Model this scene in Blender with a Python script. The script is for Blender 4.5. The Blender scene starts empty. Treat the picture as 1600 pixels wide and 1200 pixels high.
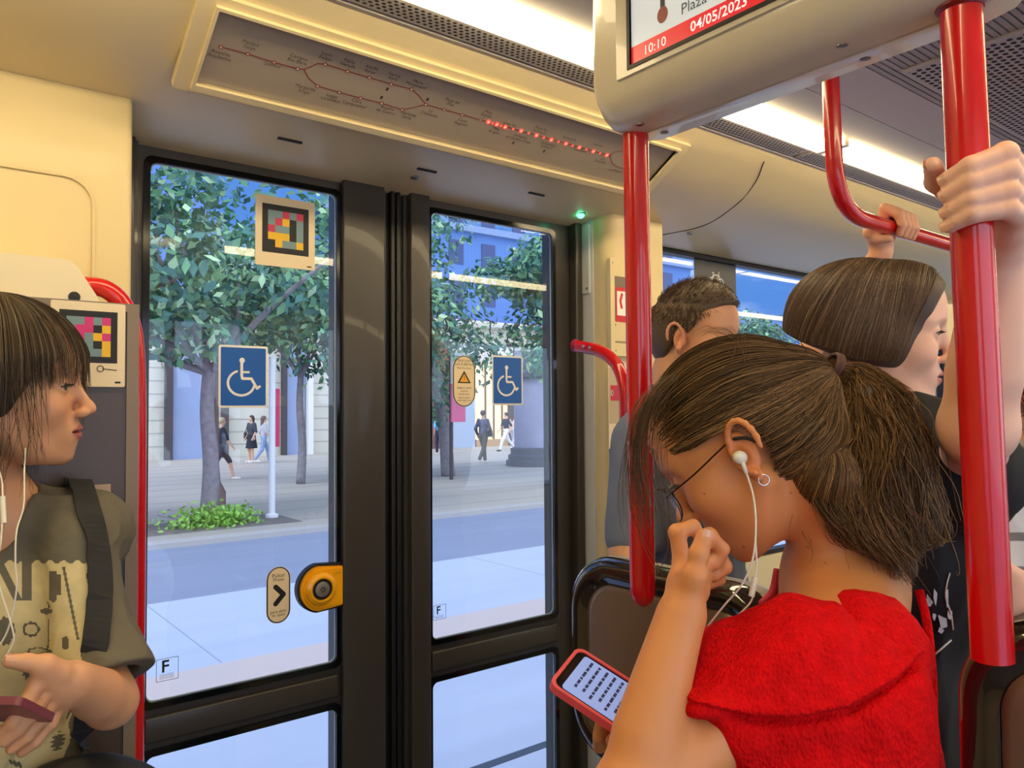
import bpy, math, random, numpy as np
from mathutils import Vector, Matrix
from mathutils.bvhtree import BVHTree
from mathutils import noise as mnoise
import openvdb as vdb
PI = math.pi
SC = bpy.context.scene
COL = SC.collection
# ------------------------------------------------------------------ camera
FPX = 1215.0
YAW, PITCH, ROLL = math.radians(38.3), math.atan(41 / FPX), math.radians(.4)
CAMP = np.array([0., 0., 1.5])
_r0 = np.array([math.cos(YAW), -math.sin(YAW), 0])
FW = np.array([math.cos(PITCH) * math.sin(YAW), math.cos(PITCH) * math.cos(YAW), math.sin(PITCH)])
_u0 = np.cross(_r0, FW)
RT = math.cos(ROLL) * _r0 - math.sin(ROLL) * _u0
UP = math.cos(ROLL) * _u0 + math.sin(ROLL) * _r0
cam_d = bpy.data.cameras.new('camera'); cam = bpy.data.objects.new('camera', cam_d); COL.objects.link(cam)
cam_d.sensor_fit = 'HORIZONTAL'; cam_d.sensor_width = 36; cam_d.lens = FPX / 1600 * 36
cam_d.clip_start = .02; cam_d.clip_end = 400
cam.matrix_world = Matrix(((RT[0], UP[0], -FW[0], CAMP[0]), (RT[1], UP[1], -FW[1], CAMP[1]),
                           (RT[2], UP[2], -FW[2], CAMP[2]), (0, 0, 0, 1)))
SC.camera = cam
def ray(px, py): return FW + (px - 800) / FPX * RT - (py - 600) / FPX * UP
def P(px, py, d): return CAMP + d * ray(px, py)
def PY(px, py, y): r = ray(px, py); return CAMP + r * ((y - CAMP[1]) / r[1])
def PX(px, py, x): r = ray(px, py); return CAMP + r * ((x - CAMP[0]) / r[0])
def PZ(px, py, z): r = ray(px, py); return CAMP + r * ((z - CAMP[2]) / r[2])
def onplane(px, py, o, n):
    r = ray(px, py); o = np.array(o, float); n = np.array(n, float)
    return CAMP + r * (np.dot(o - CAMP, n) / np.dot(r, n))
# ------------------------------------------------------------------ world, sun, exposure
SC.view_settings.view_transform = 'Standard'; SC.view_settings.look = 'None'
SC.view_settings.gamma = 1; SC.view_settings.use_curve_mapping = False
SC.view_settings.exposure = 0.3
SC.cycles.use_denoising = True
SC.cycles.max_bounces = 8; SC.cycles.diffuse_bounces = 4; SC.cycles.transparent_max_bounces = 12
SC.cycles.caustics_reflective = False; SC.cycles.caustics_refractive = False
SC.cycles.sample_clamp_indirect = 6
W = bpy.data.worlds.new('sky'); SC.world = W; W.use_nodes = True
nt = W.node_tree; nt.nodes.clear()
def wn(t, **k):
    n = nt.nodes.new(t)
    for a, b in k.items(): setattr(n, a, b)
    return n
_o = wn('ShaderNodeOutputWorld'); _b = wn('ShaderNodeBackground'); _tc = wn('ShaderNodeTexCoord')
_mp = wn('ShaderNodeMapping'); _mp.inputs['Scale'].default_value = (2.2, 2.2, 7)
_nz = wn('ShaderNodeTexNoise'); _nz.inputs['Scale'].default_value = 2.3; _nz.inputs['Detail'].default_value = 6
_cr = wn('ShaderNodeValToRGB'); _cr.color_ramp.elements[0].position = .47; _cr.color_ramp.elements[1].position = .72
_cr.color_ramp.elements[0].color = (.10, .27, .72, 1); _cr.color_ramp.elements[1].color = (.62, .78, 1.0, 1)
nt.links.new(_tc.outputs['Generated'], _mp.inputs['Vector']); nt.links.new(_mp.outputs[0], _nz.inputs['Vector'])
nt.links.new(_nz.outputs['Fac'], _cr.inputs[0])
_sx = wn('ShaderNodeSeparateXYZ'); nt.links.new(_tc.outputs['Generated'], _sx.inputs[0])
_mr = wn('ShaderNodeMapRange'); _mr.inputs[1].default_value = .05; _mr.inputs[2].default_value = -.45; nt.links.new(_sx.outputs['Y'], _mr.inputs[0])
_mx = wn('ShaderNodeMix', data_type='RGBA'); nt.links.new(_mr.outputs[0], _mx.inputs['Factor']); nt.links.new(_cr.outputs[0], _mx.inputs['A']); _mx.inputs['B'].default_value = (1.55, 1.72, 2.05, 1)
nt.links.new(_mx.outputs['Result'], _b.inputs[0]); nt.links.new(_b.outputs[0], _o.inputs[0])
_b.inputs[1].default_value = 1.0
sun_d = bpy.data.lights.new('sun', 'SUN'); sun = bpy.data.objects.new('sun', sun_d); COL.objects.link(sun)
sun_d.energy = 2.0; sun_d.angle = .5; sun_d.color = (.95, .97, 1.0)
sun.rotation_euler = Vector((.66, .10, -.74)).to_track_quat('-Z', 'Y').to_euler()
LAMP = 12.0                                  # radiance of the ceiling strips
# ------------------------------------------------------------------ materials
MATS = {}
def mat(name, col=(.5, .5, .5), rough=.5, metal=0., spec=.5, emit=None, estr=1., coat=0., sss=0., trans=0., bump=None, bscale=50., bstr=.2,
        vcol=False, noise=0., nscale=5., alpha=1., stretch=None):
    if name in MATS: return MATS[name]
    m = bpy.data.materials.new(name); m.use_nodes = True; t = m.node_tree; b = t.nodes['Principled BSDF']
    I = b.inputs
    I['Base Color'].default_value = (*col, 1); I['Roughness'].default_value = rough; I['Metallic'].default_value = metal
    I['Specular IOR Level'].default_value = spec; I['Coat Weight'].default_value = coat; I['Transmission Weight'].default_value = trans
    I['Alpha'].default_value = alpha
    I['Coat Roughness'].default_value = .05
    if sss:
        I['Subsurface Weight'].default_value = sss; I['Subsurface Radius'].default_value = (.012, .005, .003); I['Subsurface Scale'].default_value = 1.
    if emit: I['Emission Color'].default_value = (*emit, 1); I['Emission Strength'].default_value = estr
    src = None
    if vcol:
        a = t.nodes.new('ShaderNodeAttribute'); a.attribute_name = 'Col'; src = a.outputs['Color']
    tc = t.nodes.new('ShaderNodeTexCoord'); vec = tc.outputs['Object']
    if stretch:
        mp = t.nodes.new('ShaderNodeMapping'); mp.inputs['Scale'].default_value = stretch; t.links.new(vec, mp.inputs[0]); vec = mp.outputs[0]
    if noise:
        nz = t.nodes.new('ShaderNodeTexNoise'); nz.inputs['Scale'].default_value = nscale; nz.inputs['Detail'].default_value = 5
        t.links.new(vec, nz.inputs['Vector'])
        mr = t.nodes.new('ShaderNodeMapRange'); mr.inputs[1].default_value = .25; mr.inputs[2].default_value = .75
        mr.inputs[3].default_value = 1 - noise; mr.inputs[4].default_value = 1 + noise
        t.links.new(nz.outputs['Fac'], mr.inputs[0])
        mx = t.nodes.new('ShaderNodeVectorMath'); mx.operation = 'SCALE'
        if src: t.links.new(src, mx.inputs[0])
        else: mx.inputs[0].default_value = col
        t.links.new(mr.outputs[0], mx.inputs['Scale']); src = mx.outputs[0]
    if src: t.links.new(src, I['Base Color'])
    if bump:
        if bump == 'noise':
            bn = t.nodes.new('ShaderNodeTexNoise'); bn.inputs['Scale'].default_value = bscale; bn.inputs['Detail'].default_value = 4; out = bn.outputs['Fac']
        elif bump == 'voronoi':
            bn = t.nodes.new('ShaderNodeTexVoronoi'); bn.inputs['Scale'].default_value = bscale; out = bn.outputs['Distance']
        else:
            bn = t.nodes.new('ShaderNodeTexWave'); bn.inputs['Scale'].default_value = bscale; bn.bands_direction = bump; bn.inputs['Distortion'].default_value = 1.5
            bn.inputs['Detail'].default_value = 1; out = bn.outputs['Fac']
        t.links.new(vec, bn.inputs['Vector'])
        bu = t.nodes.new('ShaderNodeBump'); bu.inputs['Strength'].default_value = bstr; bu.inputs['Distance'].default_value = .002
        t.links.new(out, bu.inputs['Height']); t.links.new(bu.outputs[0], I['Normal'])
    m.diffuse_color = (*col, 1)
    MATS[name] = m; return m
def srgb(r, g, b):
    f = lambda c: (c / 255 / 12.92) if c / 255 <= .04045 else ((c / 255 + .055) / 1.055) ** 2.4
    return (f(r), f(g), f(b))
# ------------------------------------------------------------------ objects
ORG = {}
def tag(o, label=None, cat=None, group=None, kind=None):
    if label: o['label'] = label
    if cat: o['category'] = cat
    if group: o['group'] = group
    if kind: o['kind'] = kind
    return o
def thing(name, label, cat, loc=(0, 0, 0), group=None):
    o = bpy.data.objects.new(name, None); COL.objects.link(o); o.location = loc; o.empty_display_size = .05
    ORG[o] = np.array(loc, float)
    return tag(o, label, cat, group)
def link_mesh(name, V, Fs, mats, parent=None, mi=None, smooth=False, kind=None, cols=None, auto=None):
    V = np.asarray(V, float).reshape(-1, 3)
    org = ORG.get(parent, np.zeros(3)) if parent is not None else np.zeros(3)
    me = bpy.data.meshes.new(name)
    V = V - org
    if isinstance(Fs, np.ndarray):
        n = len(Fs); k = Fs.shape[1]
        me.vertices.add(len(V)); me.vertices.foreach_set('co', V.astype(np.float32).ravel())
        me.loops.add(n * k); me.loops.foreach_set('vertex_index', Fs.astype(np.int32).ravel())
        me.polygons.add(n); me.polygons.foreach_set('loop_start', np.arange(0, n * k, k, dtype=np.int32))
        me.update(calc_edges=True); me.validate()
    else:
        me.from_pydata(V.tolist(), [], Fs)
    for m in (mats if isinstance(mats, (list, tuple)) else [mats]): me.materials.append(m)
    if mi is not None: me.polygons.foreach_set('material_index', np.array(mi, dtype=np.int32))
    if smooth: me.polygons.foreach_set('use_smooth', np.ones(len(me.polygons), bool))
    if cols is not None:
        a = me.color_attributes.new('Col', 'FLOAT_COLOR', 'POINT')
        c = np.ones((len(V), 4), np.float32); c[:, :3] = cols; a.data.foreach_set('color', c.ravel())
    me.update()
    if auto: me.set_sharp_from_angle(angle=math.radians(auto))
    o = bpy.data.objects.new(name, me); COL.objects.link(o)
    if parent is not None: o.parent = parent
    ORG[o] = org
    if kind: o['kind'] = kind
    return o
class MB:
    """collects shapes; M maps local coordinates to the world"""
    def __init__(s, M=None): s.v = []; s.f = []; s.m = []; s.mats = []; s.M = M
    def mi(s, m):
        if m not in s.mats: s.mats.append(m)
        return s.mats.index(m)
    def add(s, V, F, m, M=None):
        V = np.asarray(V, float).reshape(-1, 3)
        M = M if M is not None else s.M
        if M is not None: V = V @ M[:3, :3].T + M[:3, 3]
        b = len(s.v); s.v.extend(V.tolist()); s.f.extend([[i + b for i in f] for f in F]); s.m.extend([s.mi(m)] * len(F)); return s
    def box(s, lo, hi, m, M=None, bev=0.):
        x0, y0, z0 = lo; x1, y1, z1 = hi
        if bev <= 0:
            V = [(x, y, z) for x in (x0, x1) for y in (y0, y1) for z in (z0, z1)]
            F = [(0, 1, 3, 2), (4, 6, 7, 5), (0, 4, 5, 1), (2, 3, 7, 6), (0, 2, 6, 4), (1, 5, 7, 3)]
            return s.add(V, F, m, M)
        import bmesh
        bm = bmesh.new(); bmesh.ops.create_cube(bm, size=1)
        for v in bm.verts: v.co = Vector(((v.co.x + .5) * (x1 - x0) + x0, (v.co.y + .5) * (y1 - y0) + y0, (v.co.z + .5) * (z1 - z0) + z0))
        bmesh.ops.bevel(bm, geom=bm.edges[:], offset=bev, segments=3, affect='EDGES', profile=.5)
        bm.verts.index_update()
        s.add([v.co[:] for v in bm.verts], [[v.index for v in f.verts] for f in bm.faces], m, M); bm.free(); return s
    def prism(s, pts, a, b, m, axis=2, M=None):
        """2D outline extruded from a to b along axis (0: pts=(y,z), 1: (x,z), 2: (x,y))"""
        n = len(pts)
        def mk(p, w): return {0: (w, p[0], p[1]), 1: (p[0], w, p[1]), 2: (p[0], p[1], w)}[axis]
        V = [mk(p, a) for p in pts] + [mk(p, b) for p in pts]
        F = [list(range(n))[::-1], list(range(n, 2 * n))] + [(i, (i + 1) % n, (i + 1) % n + n, i + n) for i in range(n)]
        return s.add(V, F, m, M)
    def ringprism(s, outer, inner, a, b, m, axis=2, M=None, m2=None):
        """frame between two outlines with the same number of points"""
        n = len(outer)
        def mk(p, w): return {0: (w, p[0], p[1]), 1: (p[0], w, p[1]), 2: (p[0], p[1], w)}[axis]
        V = [mk(p, a) for p in outer] + [mk(p, a) for p in inner] + [mk(p, b) for p in outer] + [mk(p, b) for p in inner]
        F = []; F2 = []
        for i in range(n):
            j = (i + 1) % n
            F += [(i, j, n + j, n + i), (2 * n + i, 3 * n + i, 3 * n + j, 2 * n + j), (i, 2 * n + i, 2 * n + j, j)]
            F2 += [(n + i, n + j, 3 * n + j, 3 * n + i)]
        s.add(V, F + ([] if m2 else F2), m, M)
        if m2: s.add(V, F2, m2, M)
        return s
    def tube(s, pts, r, m, n=12, closed=False, caps=True, M=None):
        pts = np.asarray(pts, float); k = len(pts); r = np.broadcast_to(np.asarray(r, float), (k,))
        T = np.gradient(pts, axis=0); T /= np.linalg.norm(T, axis=1)[:, None] + 1e-12
        if closed: T = np.roll(pts, -1, 0) - np.roll(pts, 1, 0); T /= np.linalg.norm(T, axis=1)[:, None]
        N = np.cross(T[0], [0, 0, 1.]); N = N if np.linalg.norm(N) > .1 else np.cross(T[0], [1., 0, 0]); N /= np.linalg.norm(N)
        V = []
        for i in range(k):
            N = N - T[i] * np.dot(N, T[i]); N /= np.linalg.norm(N); B = np.cross(T[i], N)
            for j in range(n):
                a = 2 * PI * j / n; V.append(pts[i] + r[i] * (math.cos(a) * N + math.sin(a) * B))
        F = []
        for i in range(k if closed else k - 1):
            i2 = (i + 1) % k
            for j in range(n): F.append((i * n + j, i * n + (j + 1) % n, i2 * n + (j + 1) % n, i2 * n + j))
        if caps and not closed: F.append(list(range(n))[::-1]); F.append(list(range((k - 1) * n, k * n)))
        return s.add(V, F, m, M)
    def lathe(s, prof, m, n=32, M=None, o=(0, 0, 0), axis=2):
        V = []
        for r, h in prof:
            for j in range(n):
                a = 2 * PI * j / n; c, d = r * math.cos(a), r * math.sin(a)
                V.append({2: (o[0] + c, o[1] + d, o[2] + h), 1: (o[0] + c, o[1] + h, o[2] + d), 0: (o[0] + h, o[1] + c, o[2] + d)}[axis])
        F = [(i * n + j, i * n + (j + 1) % n, (i + 1) * n + (j + 1) % n, (i + 1) * n + j) for i in range(len(prof) - 1) for j in range(n)]
        F += [list(range(n))[::-1], list(range((len(prof) - 1) * n, len(prof) * n))]
        return s.add(V, F, m, M)
    def text(s, txt, x, y, w, size, m, M=None, align='CENTER', ang=0., bold=0.):
        V, F = text_mesh(txt, size, align, bold)
        if len(V) == 0: return s
        c, d = math.cos(ang), math.sin(ang)
        V = np.stack([x + V[:, 0] * c - V[:, 1] * d, y + V[:, 0] * d + V[:, 1] * c, np.full(len(V), w)], 1)
        return s.add(V, F, m, M)
    def path(s, pts, width, w, m, M=None, closed=False):
        """flat stroke in the local xy plane"""
        pts = np.asarray(pts, float)
        for a, b in zip(pts[:-1], pts[1:]):
            t = (b - a) / (np.linalg.norm(b - a) + 1e-9); n = np.array([-t[1], t[0]]) * width / 2
            q = [a + n, a - n, b - n, b + n]; s.add([(p[0], p[1], w) for p in q], [(0, 1, 2, 3)], m, M)
        for p in pts: s.disc(p, width / 2, w + 1e-5, m, M, 10)
        return s
    def disc(s, c, r, w, m, M=None, n=24, ry=None):
        ry = ry or r
        return s.add([(c[0] + r * math.cos(2 * PI * i / n), c[1] + ry * math.sin(2 * PI * i / n), w) for i in range(n)], [list(range(n))], m, M)
    def rect(s, x0, y0, x1, y1, w, m, M=None): return s.add([(x0, y0, w), (x1, y0, w), (x1, y1, w), (x0, y1, w)], [(0, 1, 2, 3)], m, M)
    def flat(s, pts, w, m, M=None): return s.add([(p[0], p[1], w) for p in pts], [list(range(len(pts)))], m, M)
    def cut(s):
        s.c = getattr(s, 'c', [0]) + [len(s.f)]; return s
    def build_each(s, name, parent=None, smooth=False, auto=None):
        """one object per piece marked with cut()"""
        c = getattr(s, 'c', [0]); c = c + ([len(s.f)] if c[-1] < len(s.f) else []); out = []
        for a, b in zip(c[:-1], c[1:]):
            if b <= a: continue
            F = s.f[a:b]; ids = sorted({i for f in F for i in f}); mp = {k: n for n, k in enumerate(ids)}; ms = sorted(set(s.m[a:b])); mm = {k: n for n, k in enumerate(ms)}
            out.append(link_mesh(name, [s.v[i] for i in ids], [[mp[i] for i in f] for f in F], [s.mats[k] for k in ms], parent, [mm[k] for k in s.m[a:b]], smooth or bool(auto), None, None, auto))
        return out
    def build(s, name, parent=None, smooth=False, kind=None, auto=None):
        return link_mesh(name, s.v, s.f, s.mats, parent, s.m, smooth or bool(auto), kind, None, auto)
_TX = {}
def text_mesh(txt, size, align, bold):
    key = (txt, align, bold)
    if key not in _TX:
        c = bpy.data.curves.new('t', 'FONT'); c.body = txt; c.size = 1; c.align_x = align; c.align_y = 'CENTER'; c.offset = bold; c.resolution_u = 2
        o = bpy.data.objects.new('t', c); me = o.to_mesh()
        V = np.array([v.co[:] for v in me.vertices]); F = [list(p.vertices) for p in me.polygons]
        o.to_mesh_clear(); bpy.data.objects.remove(o); bpy.data.curves.remove(c)
        _TX[key] = (V, F)
    V, F = _TX[key]
    return (V * size if len(V) else V), F
def frame(o, u, v):
    u = np.array(u, float); v = np.array(v, float); u /= np.linalg.norm(u); v = v - u * np.dot(u, v); v /= np.linalg.norm(v)
    M = np.eye(4); M[:3, 0] = u; M[:3, 1] = v; M[:3, 2] = np.cross(u, v); M[:3, 3] = o; return M
def rrect(x0, y0, x1, y1, r, n=6):
    out = []
    for cx, cy, a0 in ((x1 - r, y1 - r, 0), (x0 + r, y1 - r, 90), (x0 + r, y0 + r, 180), (x1 - r, y0 + r, 270)):
        for i in range(n + 1):
            a = math.radians(a0 + 90 * i / n); out.append((cx + r * math.cos(a), cy + r * math.sin(a)))
    return out
def bez(pts, n=10):
    """Catmull-Rom through points"""
    p = np.asarray(pts, float); p = np.vstack([2 * p[0] - p[1], p, 2 * p[-1] - p[-2]]); out = []
    for i in range(1, len(p) - 2):
        for t in np.linspace(0, 1, n, endpoint=False):
            a, b, c, d = p[i - 1], p[i], p[i + 1], p[i + 2]
            out.append(.5 * (2 * b + (c - a) * t + (2 * a - 5 * b + 4 * c - d) * t * t + (3 * b - a - 3 * c + d) * t ** 3))
    out.append(p[-2]); return np.array(out)
def copy_tree(o, off, parent=None):
    c = o.copy(); COL.objects.link(c); c.parent = parent
    if parent is None: c.location = Vector(o.location) + Vector(off); ORG[c] = ORG.get(o, np.zeros(3)) + np.array(off)
    for ch in list(o.children): copy_tree(ch, off, c)
    return c
# ================================================================== the tram: shell
cream = mat('cream_panel', srgb(222, 206, 162), .38, coat=.15, noise=.03, nscale=3)
cream2 = mat('cream_pillar', srgb(222, 202, 148), .42, coat=.1)
daylit_p = mat('daylit_jamb', srgb(214, 216, 214), .4)  # white stands for daylight falling on the pillar's side face
grey_p = mat('grey_ceiling', srgb(172, 165, 158), .5)
dark = mat('door_metal', srgb(58, 54, 50), .38, coat=.12)
rubber = mat('rubber', srgb(16, 16, 18), .45)
frit = mat('black_glass_border', srgb(10, 12, 14), .12)
edge_w = mat('cut_glass_edge', srgb(190, 205, 215), .2)
black = mat('black', (.008, .008, .009), .5)
ink = mat('black_ink', (.012, .012, .014), .6)
white = mat('white_vinyl', srgb(238, 236, 230), .5)
creamv = mat('cream_vinyl', srgb(240, 220, 180), .5)
blue = mat('blue_vinyl', srgb(8, 92, 180), .4)
red = mat('red_paint', srgb(204, 10, 18), .25, coat=.6)
redv = mat('red_vinyl', srgb(200, 20, 26), .4)
yellow = mat('yellow_plastic', srgb(250, 176, 10), .3, coat=.5)
steel = mat('brushed_steel', srgb(150, 150, 150), .35, metal=.9)
taupe = mat('taupe_panel', srgb(80, 64, 54), .4, coat=.1)
taupe_l = mat('taupe_frame', srgb(138, 120, 100), .45)
glassm = bpy.data.materials.new('window_glass'); glassm.use_nodes = True
t = glassm.node_tree; t.nodes.clear()
_o = t.nodes.new('ShaderNodeOutputMaterial'); _m = t.nodes.new('ShaderNodeMixShader'); _g = t.nodes.new('ShaderNodeBsdfGlossy'); _t = t.nodes.new('ShaderNodeBsdfTransparent')
_g.inputs['Roughness'].default_value = .01
_lw = t.nodes.new('ShaderNodeLayerWeight'); _lw.inputs[0].default_value = .5
_pw = t.nodes.new('ShaderNodeMath'); _pw.operation = 'POWER'; _pw.inputs[1].default_value = 5; t.links.new(_lw.outputs['Facing'], _pw.inputs[0])
_f = t.nodes.new('ShaderNodeMath'); _f.operation = 'MULTIPLY_ADD'; _f.inputs[1].default_value = .9; _f.inputs[2].default_value = .035; t.links.new(_pw.outputs[0], _f.inputs[0])
_t.inputs[0].default_value = (.93, .96, .98, 1)
t.links.new(_f.outputs[0], _m.inputs[0]); t.links.new(_t.outputs[0], _m.inputs[1]); t.links.new(_g.outputs[0], _m.inputs[2]); t.links.new(_m.outputs[0], _o.inputs[0])
XA, XB = -1.6, 9.0                           # ends of the carriage
YW, YO = 1.8, -.66                           # door-side wall and the opposite one
DX0, DX1 = .385, 1.672                       # door opening
# floor
MB().box((XA, YO - .1, -.12), (XB, YW + .1, 0), mat('tram_floor', srgb(96, 94, 96), .5, noise=.1, nscale=60)).build('floor', kind='structure')
# door-side wall with a door and window openings
def window_wall(name, y0, y1, openings, z_hi, m):
    w = MB(); x = XA
    for (a, b, z0, z1) in openings:
        w.box((x, y0, 0), (a, y1, z_hi), m)
        if z0 > 0: w.box((a, y0, 0), (b, y1, z0), m)
        if z1 < z_hi: w.box((a, y0, z1), (b, y1, z_hi), m)
        x = b
    w.box((x, y0, 0), (XB, y1, z_hi), m)
    return w.build(name, kind='structure')
window_wall('wall_door_side', YW, YW + .08, [(-1.3, -.1, .95, 2.05), (DX0, DX1, 0, 2.10), (2.02, 4.36, .92, 2.075), (4.52, 6.9, .92, 2.075)], 2.4, cream)
window_wall('wall_opposite', YO - .08, YO, [(-1.3, -.2, .95, 2.0), (.1, 1.5, .35, 2.0), (1.9, 4.2, .95, 2.0), (4.5, 6.8, .95, 2.0)], 2.4, cream)
MB().box((XA - .08, YO - .08, -.1), (XA, YW + .08, 2.45), cream).build('wall_rear', kind='structure')
MB().box((XB, YO - .08, -.1), (XB + .08, YW + .08, 2.45), grey_p).build('wall_front', kind='structure')
# coved header over the door and windows, both sides
cove = [(YW, 2.072), (1.74, 2.082), (1.66, 2.098), (1.58, 2.117), (1.50, 2.140), (1.44, 2.163), (1.39, 2.190), (1.345, 2.214), (1.31, 2.232), (1.292, 2.25), (1.292, 2.42), (YW, 2.42)]
yc = (YW + YO) / 2
c = MB(); c.prism(cove, XA, XB, cream, axis=0); c.build('trim_1', kind='structure', auto=30)
c = MB(); c.prism([(2 * yc - y, z) for y, z in cove][::-1], XA, XB, cream, axis=0); c.build('trim_2', kind='structure', auto=30)
# ceiling: long panels, ribs, troughs for the lamps
ZC = 2.25
c = MB()
LY0, LY1 = 1.106, 1.197                      # lamp strip
c.box((XA, 2 * yc - 1.30, ZC + .045), (XB, 1.30, ZC + .16), grey_p)
for sgn in (0, 1):
    yy = lambda v: (v if not sgn else 2 * yc - v)
    def lbox(y0, y1, z0, z1, m):
        a, b = sorted((yy(y0), yy(y1))); c.box((XA, a, z0), (XB, b, z1), m)
    lbox(1.292, 1.283, ZC - .004, ZC + .05, grey_p)
    lbox(1.279, LY1 + .006, ZC + .006, ZC + .05, grey_p)
    lbox(LY0 - .006, .985, ZC + .002, ZC + .05, grey_p)
    lbox(.980, .84, ZC, ZC + .05, mat('ceiling_panel', srgb(178, 168, 160), .5))
ribs = [(yc - .27 + i * .54 / 36) for i in range(37)]
for a, b in zip(ribs[:-1], ribs[1:]): c.prism([(a, ZC + .0), (a + .011, ZC + .0), (a + .012, ZC + .005), (b, ZC + .005), (b, ZC + .05), (a, ZC + .05)], XA, XB, mat('ceiling_ribs', srgb(150, 140, 134), .5), axis=0)
c.build('ceiling', kind='structure')
# door-side pillars
p = MB(); p.box((XA + .01, 1.62, 0), (.350, YW - .001, 2.125), cream2, bev=.012); p.build('wall_left_pillar', kind='structure', auto=40)
p = MB()
out = []
for a in np.linspace(180, 270, 9): out.append((1.725 + .045 * math.cos(math.radians(a)), 1.70 + .045 * math.sin(math.radians(a))))
p.prism([(1.68, YW - .001)] + out + [(1.93, 1.655), (1.945, 1.67), (1.945, YW - .001)], 0, 2.11, cream2, axis=2)
p.build('wall_right_pillar', kind='structure', auto=40)
p = MB(); p.box((1.6745, 1.715, .0), (1.6795, YW - .002, 2.09), daylit_p); p.build('trim_3', kind='structure')  # sheet over the cream pillar side, daylight put into its colour
p = MB(); p.box((1.668, 1.725, 1.86), (1.6755, 1.79, 2.075), daylit_p, bev=.0015)
for zz in (1.875,):
    for y in (1.735, 1.78): p.lathe([(.004, 0), (.004, -.002)], steel, 10, o=(1.668, y, zz), axis=0)
p.build('trim_4', kind='structure')
# recessed line on the left pillar and small ceiling studs
p = MB(); M = frame((-.3, 1.6195, 1.72), (1, 0, 0), (0, 0, 1)); p.ringprism(rrect(-.6, -1.2, .585, .22, .05), rrect(-.595, -1.195, .58, .215, .048), -.001, .0035, cream2, M=M); p.build('trim_5', kind='structure')
# ------------------------------------------------------------------ door: two leaves
GL = [(.4186, .8517), (1.129, 1.564)]; ZG = [(.888, 2.040), (.14, .775)]
LEAF = [(.392, .992), (1.046, 1.664)]
dy0, dy1 = 1.785, 1.825
for k in (0, 1):
    x0, x1 = LEAF[k]; g0, g1 = GL[k]
    d = thing('door_%d' % (k + 1), None, None, (x0, 1.80, 0)); d['kind'] = 'structure'
    fb = MB()
    fb.box((x0, dy0, .02), (g0, dy1, 2.092), dark); fb.box((g1, dy0, .02), (x1, dy1, 2.092), dark)
    fb.box((g0, dy0, 2.052), (g1, dy1, 2.092), dark); fb.box((g0, dy0, ZG[1][1] + .012), (g1, dy1, ZG[0][0] - .012), dark)
    fb.box((g0, dy0, .02), (g1, dy1, ZG[1][0]), dark)
    # raised stile profile towards the meeting edge
    if k == 0: fb.box((g1 + .012, 1.765, .02), (x1 - .012, dy0, 2.085), dark, bev=.004)
    else: fb.box((x0 + .012, 1.765, .02), (g0 - .012, dy0, 2.085), dark, bev=.004)
    fb.box((g0 - .004, 1.772, ZG[1][1] + .03), (g1 + .004, dy0, ZG[0][0] - .03), dark, bev=.004)
    fb.build('frame', d, auto=35)
    for (z0, z1) in ZG:
        n = 6
        fr = MB(); M = frame((0, 1.7815, 0), (1, 0, 0), (0, 0, 1))
        fr.ringprism(rrect(g0 - .014, z0 - .014, g1 + .014, z1 + .014, .02, n), rrect(g0, z0, g1, z1, .016, n), -.004, .004, frit, M=M)
        fr.ringprism(rrect(g0 - .001, z0 - .001, g1 + .001, z1 + .001, .016, n), rrect(g0 + .0018, z0 + .0018, g1 - .0018, z1 - .0018, .016, n), -.006, -.0035, edge_w, M=M)
        fr.build('glass_seal', d)
        gl = MB(); gl.box((g0, 1.788, z0), (g1, 1.789, z1), glassm); gl.build('glass_pane', d)
s = MB(); s.box((.992, 1.792, .02), (1.046, 1.822, 2.09), rubber); s.box((1.004, 1.776, .02), (1.017, 1.80, 2.088), rubber, bev=.004); s.box((1.021, 1.776, .02), (1.034, 1.80, 2.088), rubber, bev=.004)
s.build('trim_6', kind='structure', auto=35)
s = MB(); s.box((.352, 1.77, 0), (.392, 1.86, 2.115), mat('door_frame_paint', srgb(52, 50, 48), .25, coat=.5)); s.box((.372, 1.755, 0), (.384, 1.775, 2.11), dark, bev=.004)
s.box((1.664, 1.76, 0), (1.6735, 1.86, 2.115), rubber); s.box((1.640, 1.752, 0), (1.668, 1.786, 2.09), dark, bev=.006); s.box((.35, 1.775, 2.092), (1.674, 1.86, 2.13), dark)
s.build('trim_7', kind='structure', auto=35)
# ------------------------------------------------------------------ windows behind the pillar
k = 0
for (x0, x1, side) in ((2.02, 4.36, 1), (4.52, 6.9, 1), (-1.3, -.1, 1), (-1.3, -.2, 0), (.1, 1.5, 0), (1.9, 4.2, 0), (4.5, 6.8, 0)):
    k += 1
    y = 1.83 if side else YO - .04
    z0, z1 = (.92, 2.075) if side and x0 > 0 else (.95, 2.0)
    if x0 == .1: z0 = .35
    if x0 == -1.3 and side: z0, z1 = .95, 2.05
    w = thing('window_%d' % k, None, None, (x0, y, z0)); w['kind'] = 'structure'
    f = MB(); M = frame((0, y, 0), (1, 0, 0), (0, 0, 1))
    f.ringprism(rrect(x0 + .001, z0 + .001, x1 - .001, z1 - .001, .01), rrect(x0 + .018, z0 + .018, x1 - .018, z1 - .018, .04), -.02, .02, rubber, M=M); f.build('window_frame', w)
    MB().box((x0 + .01, y - .003, z0 + .01), (x1 - .01, y, z1 - .01), glassm).build('glass_pane', w)
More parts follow.
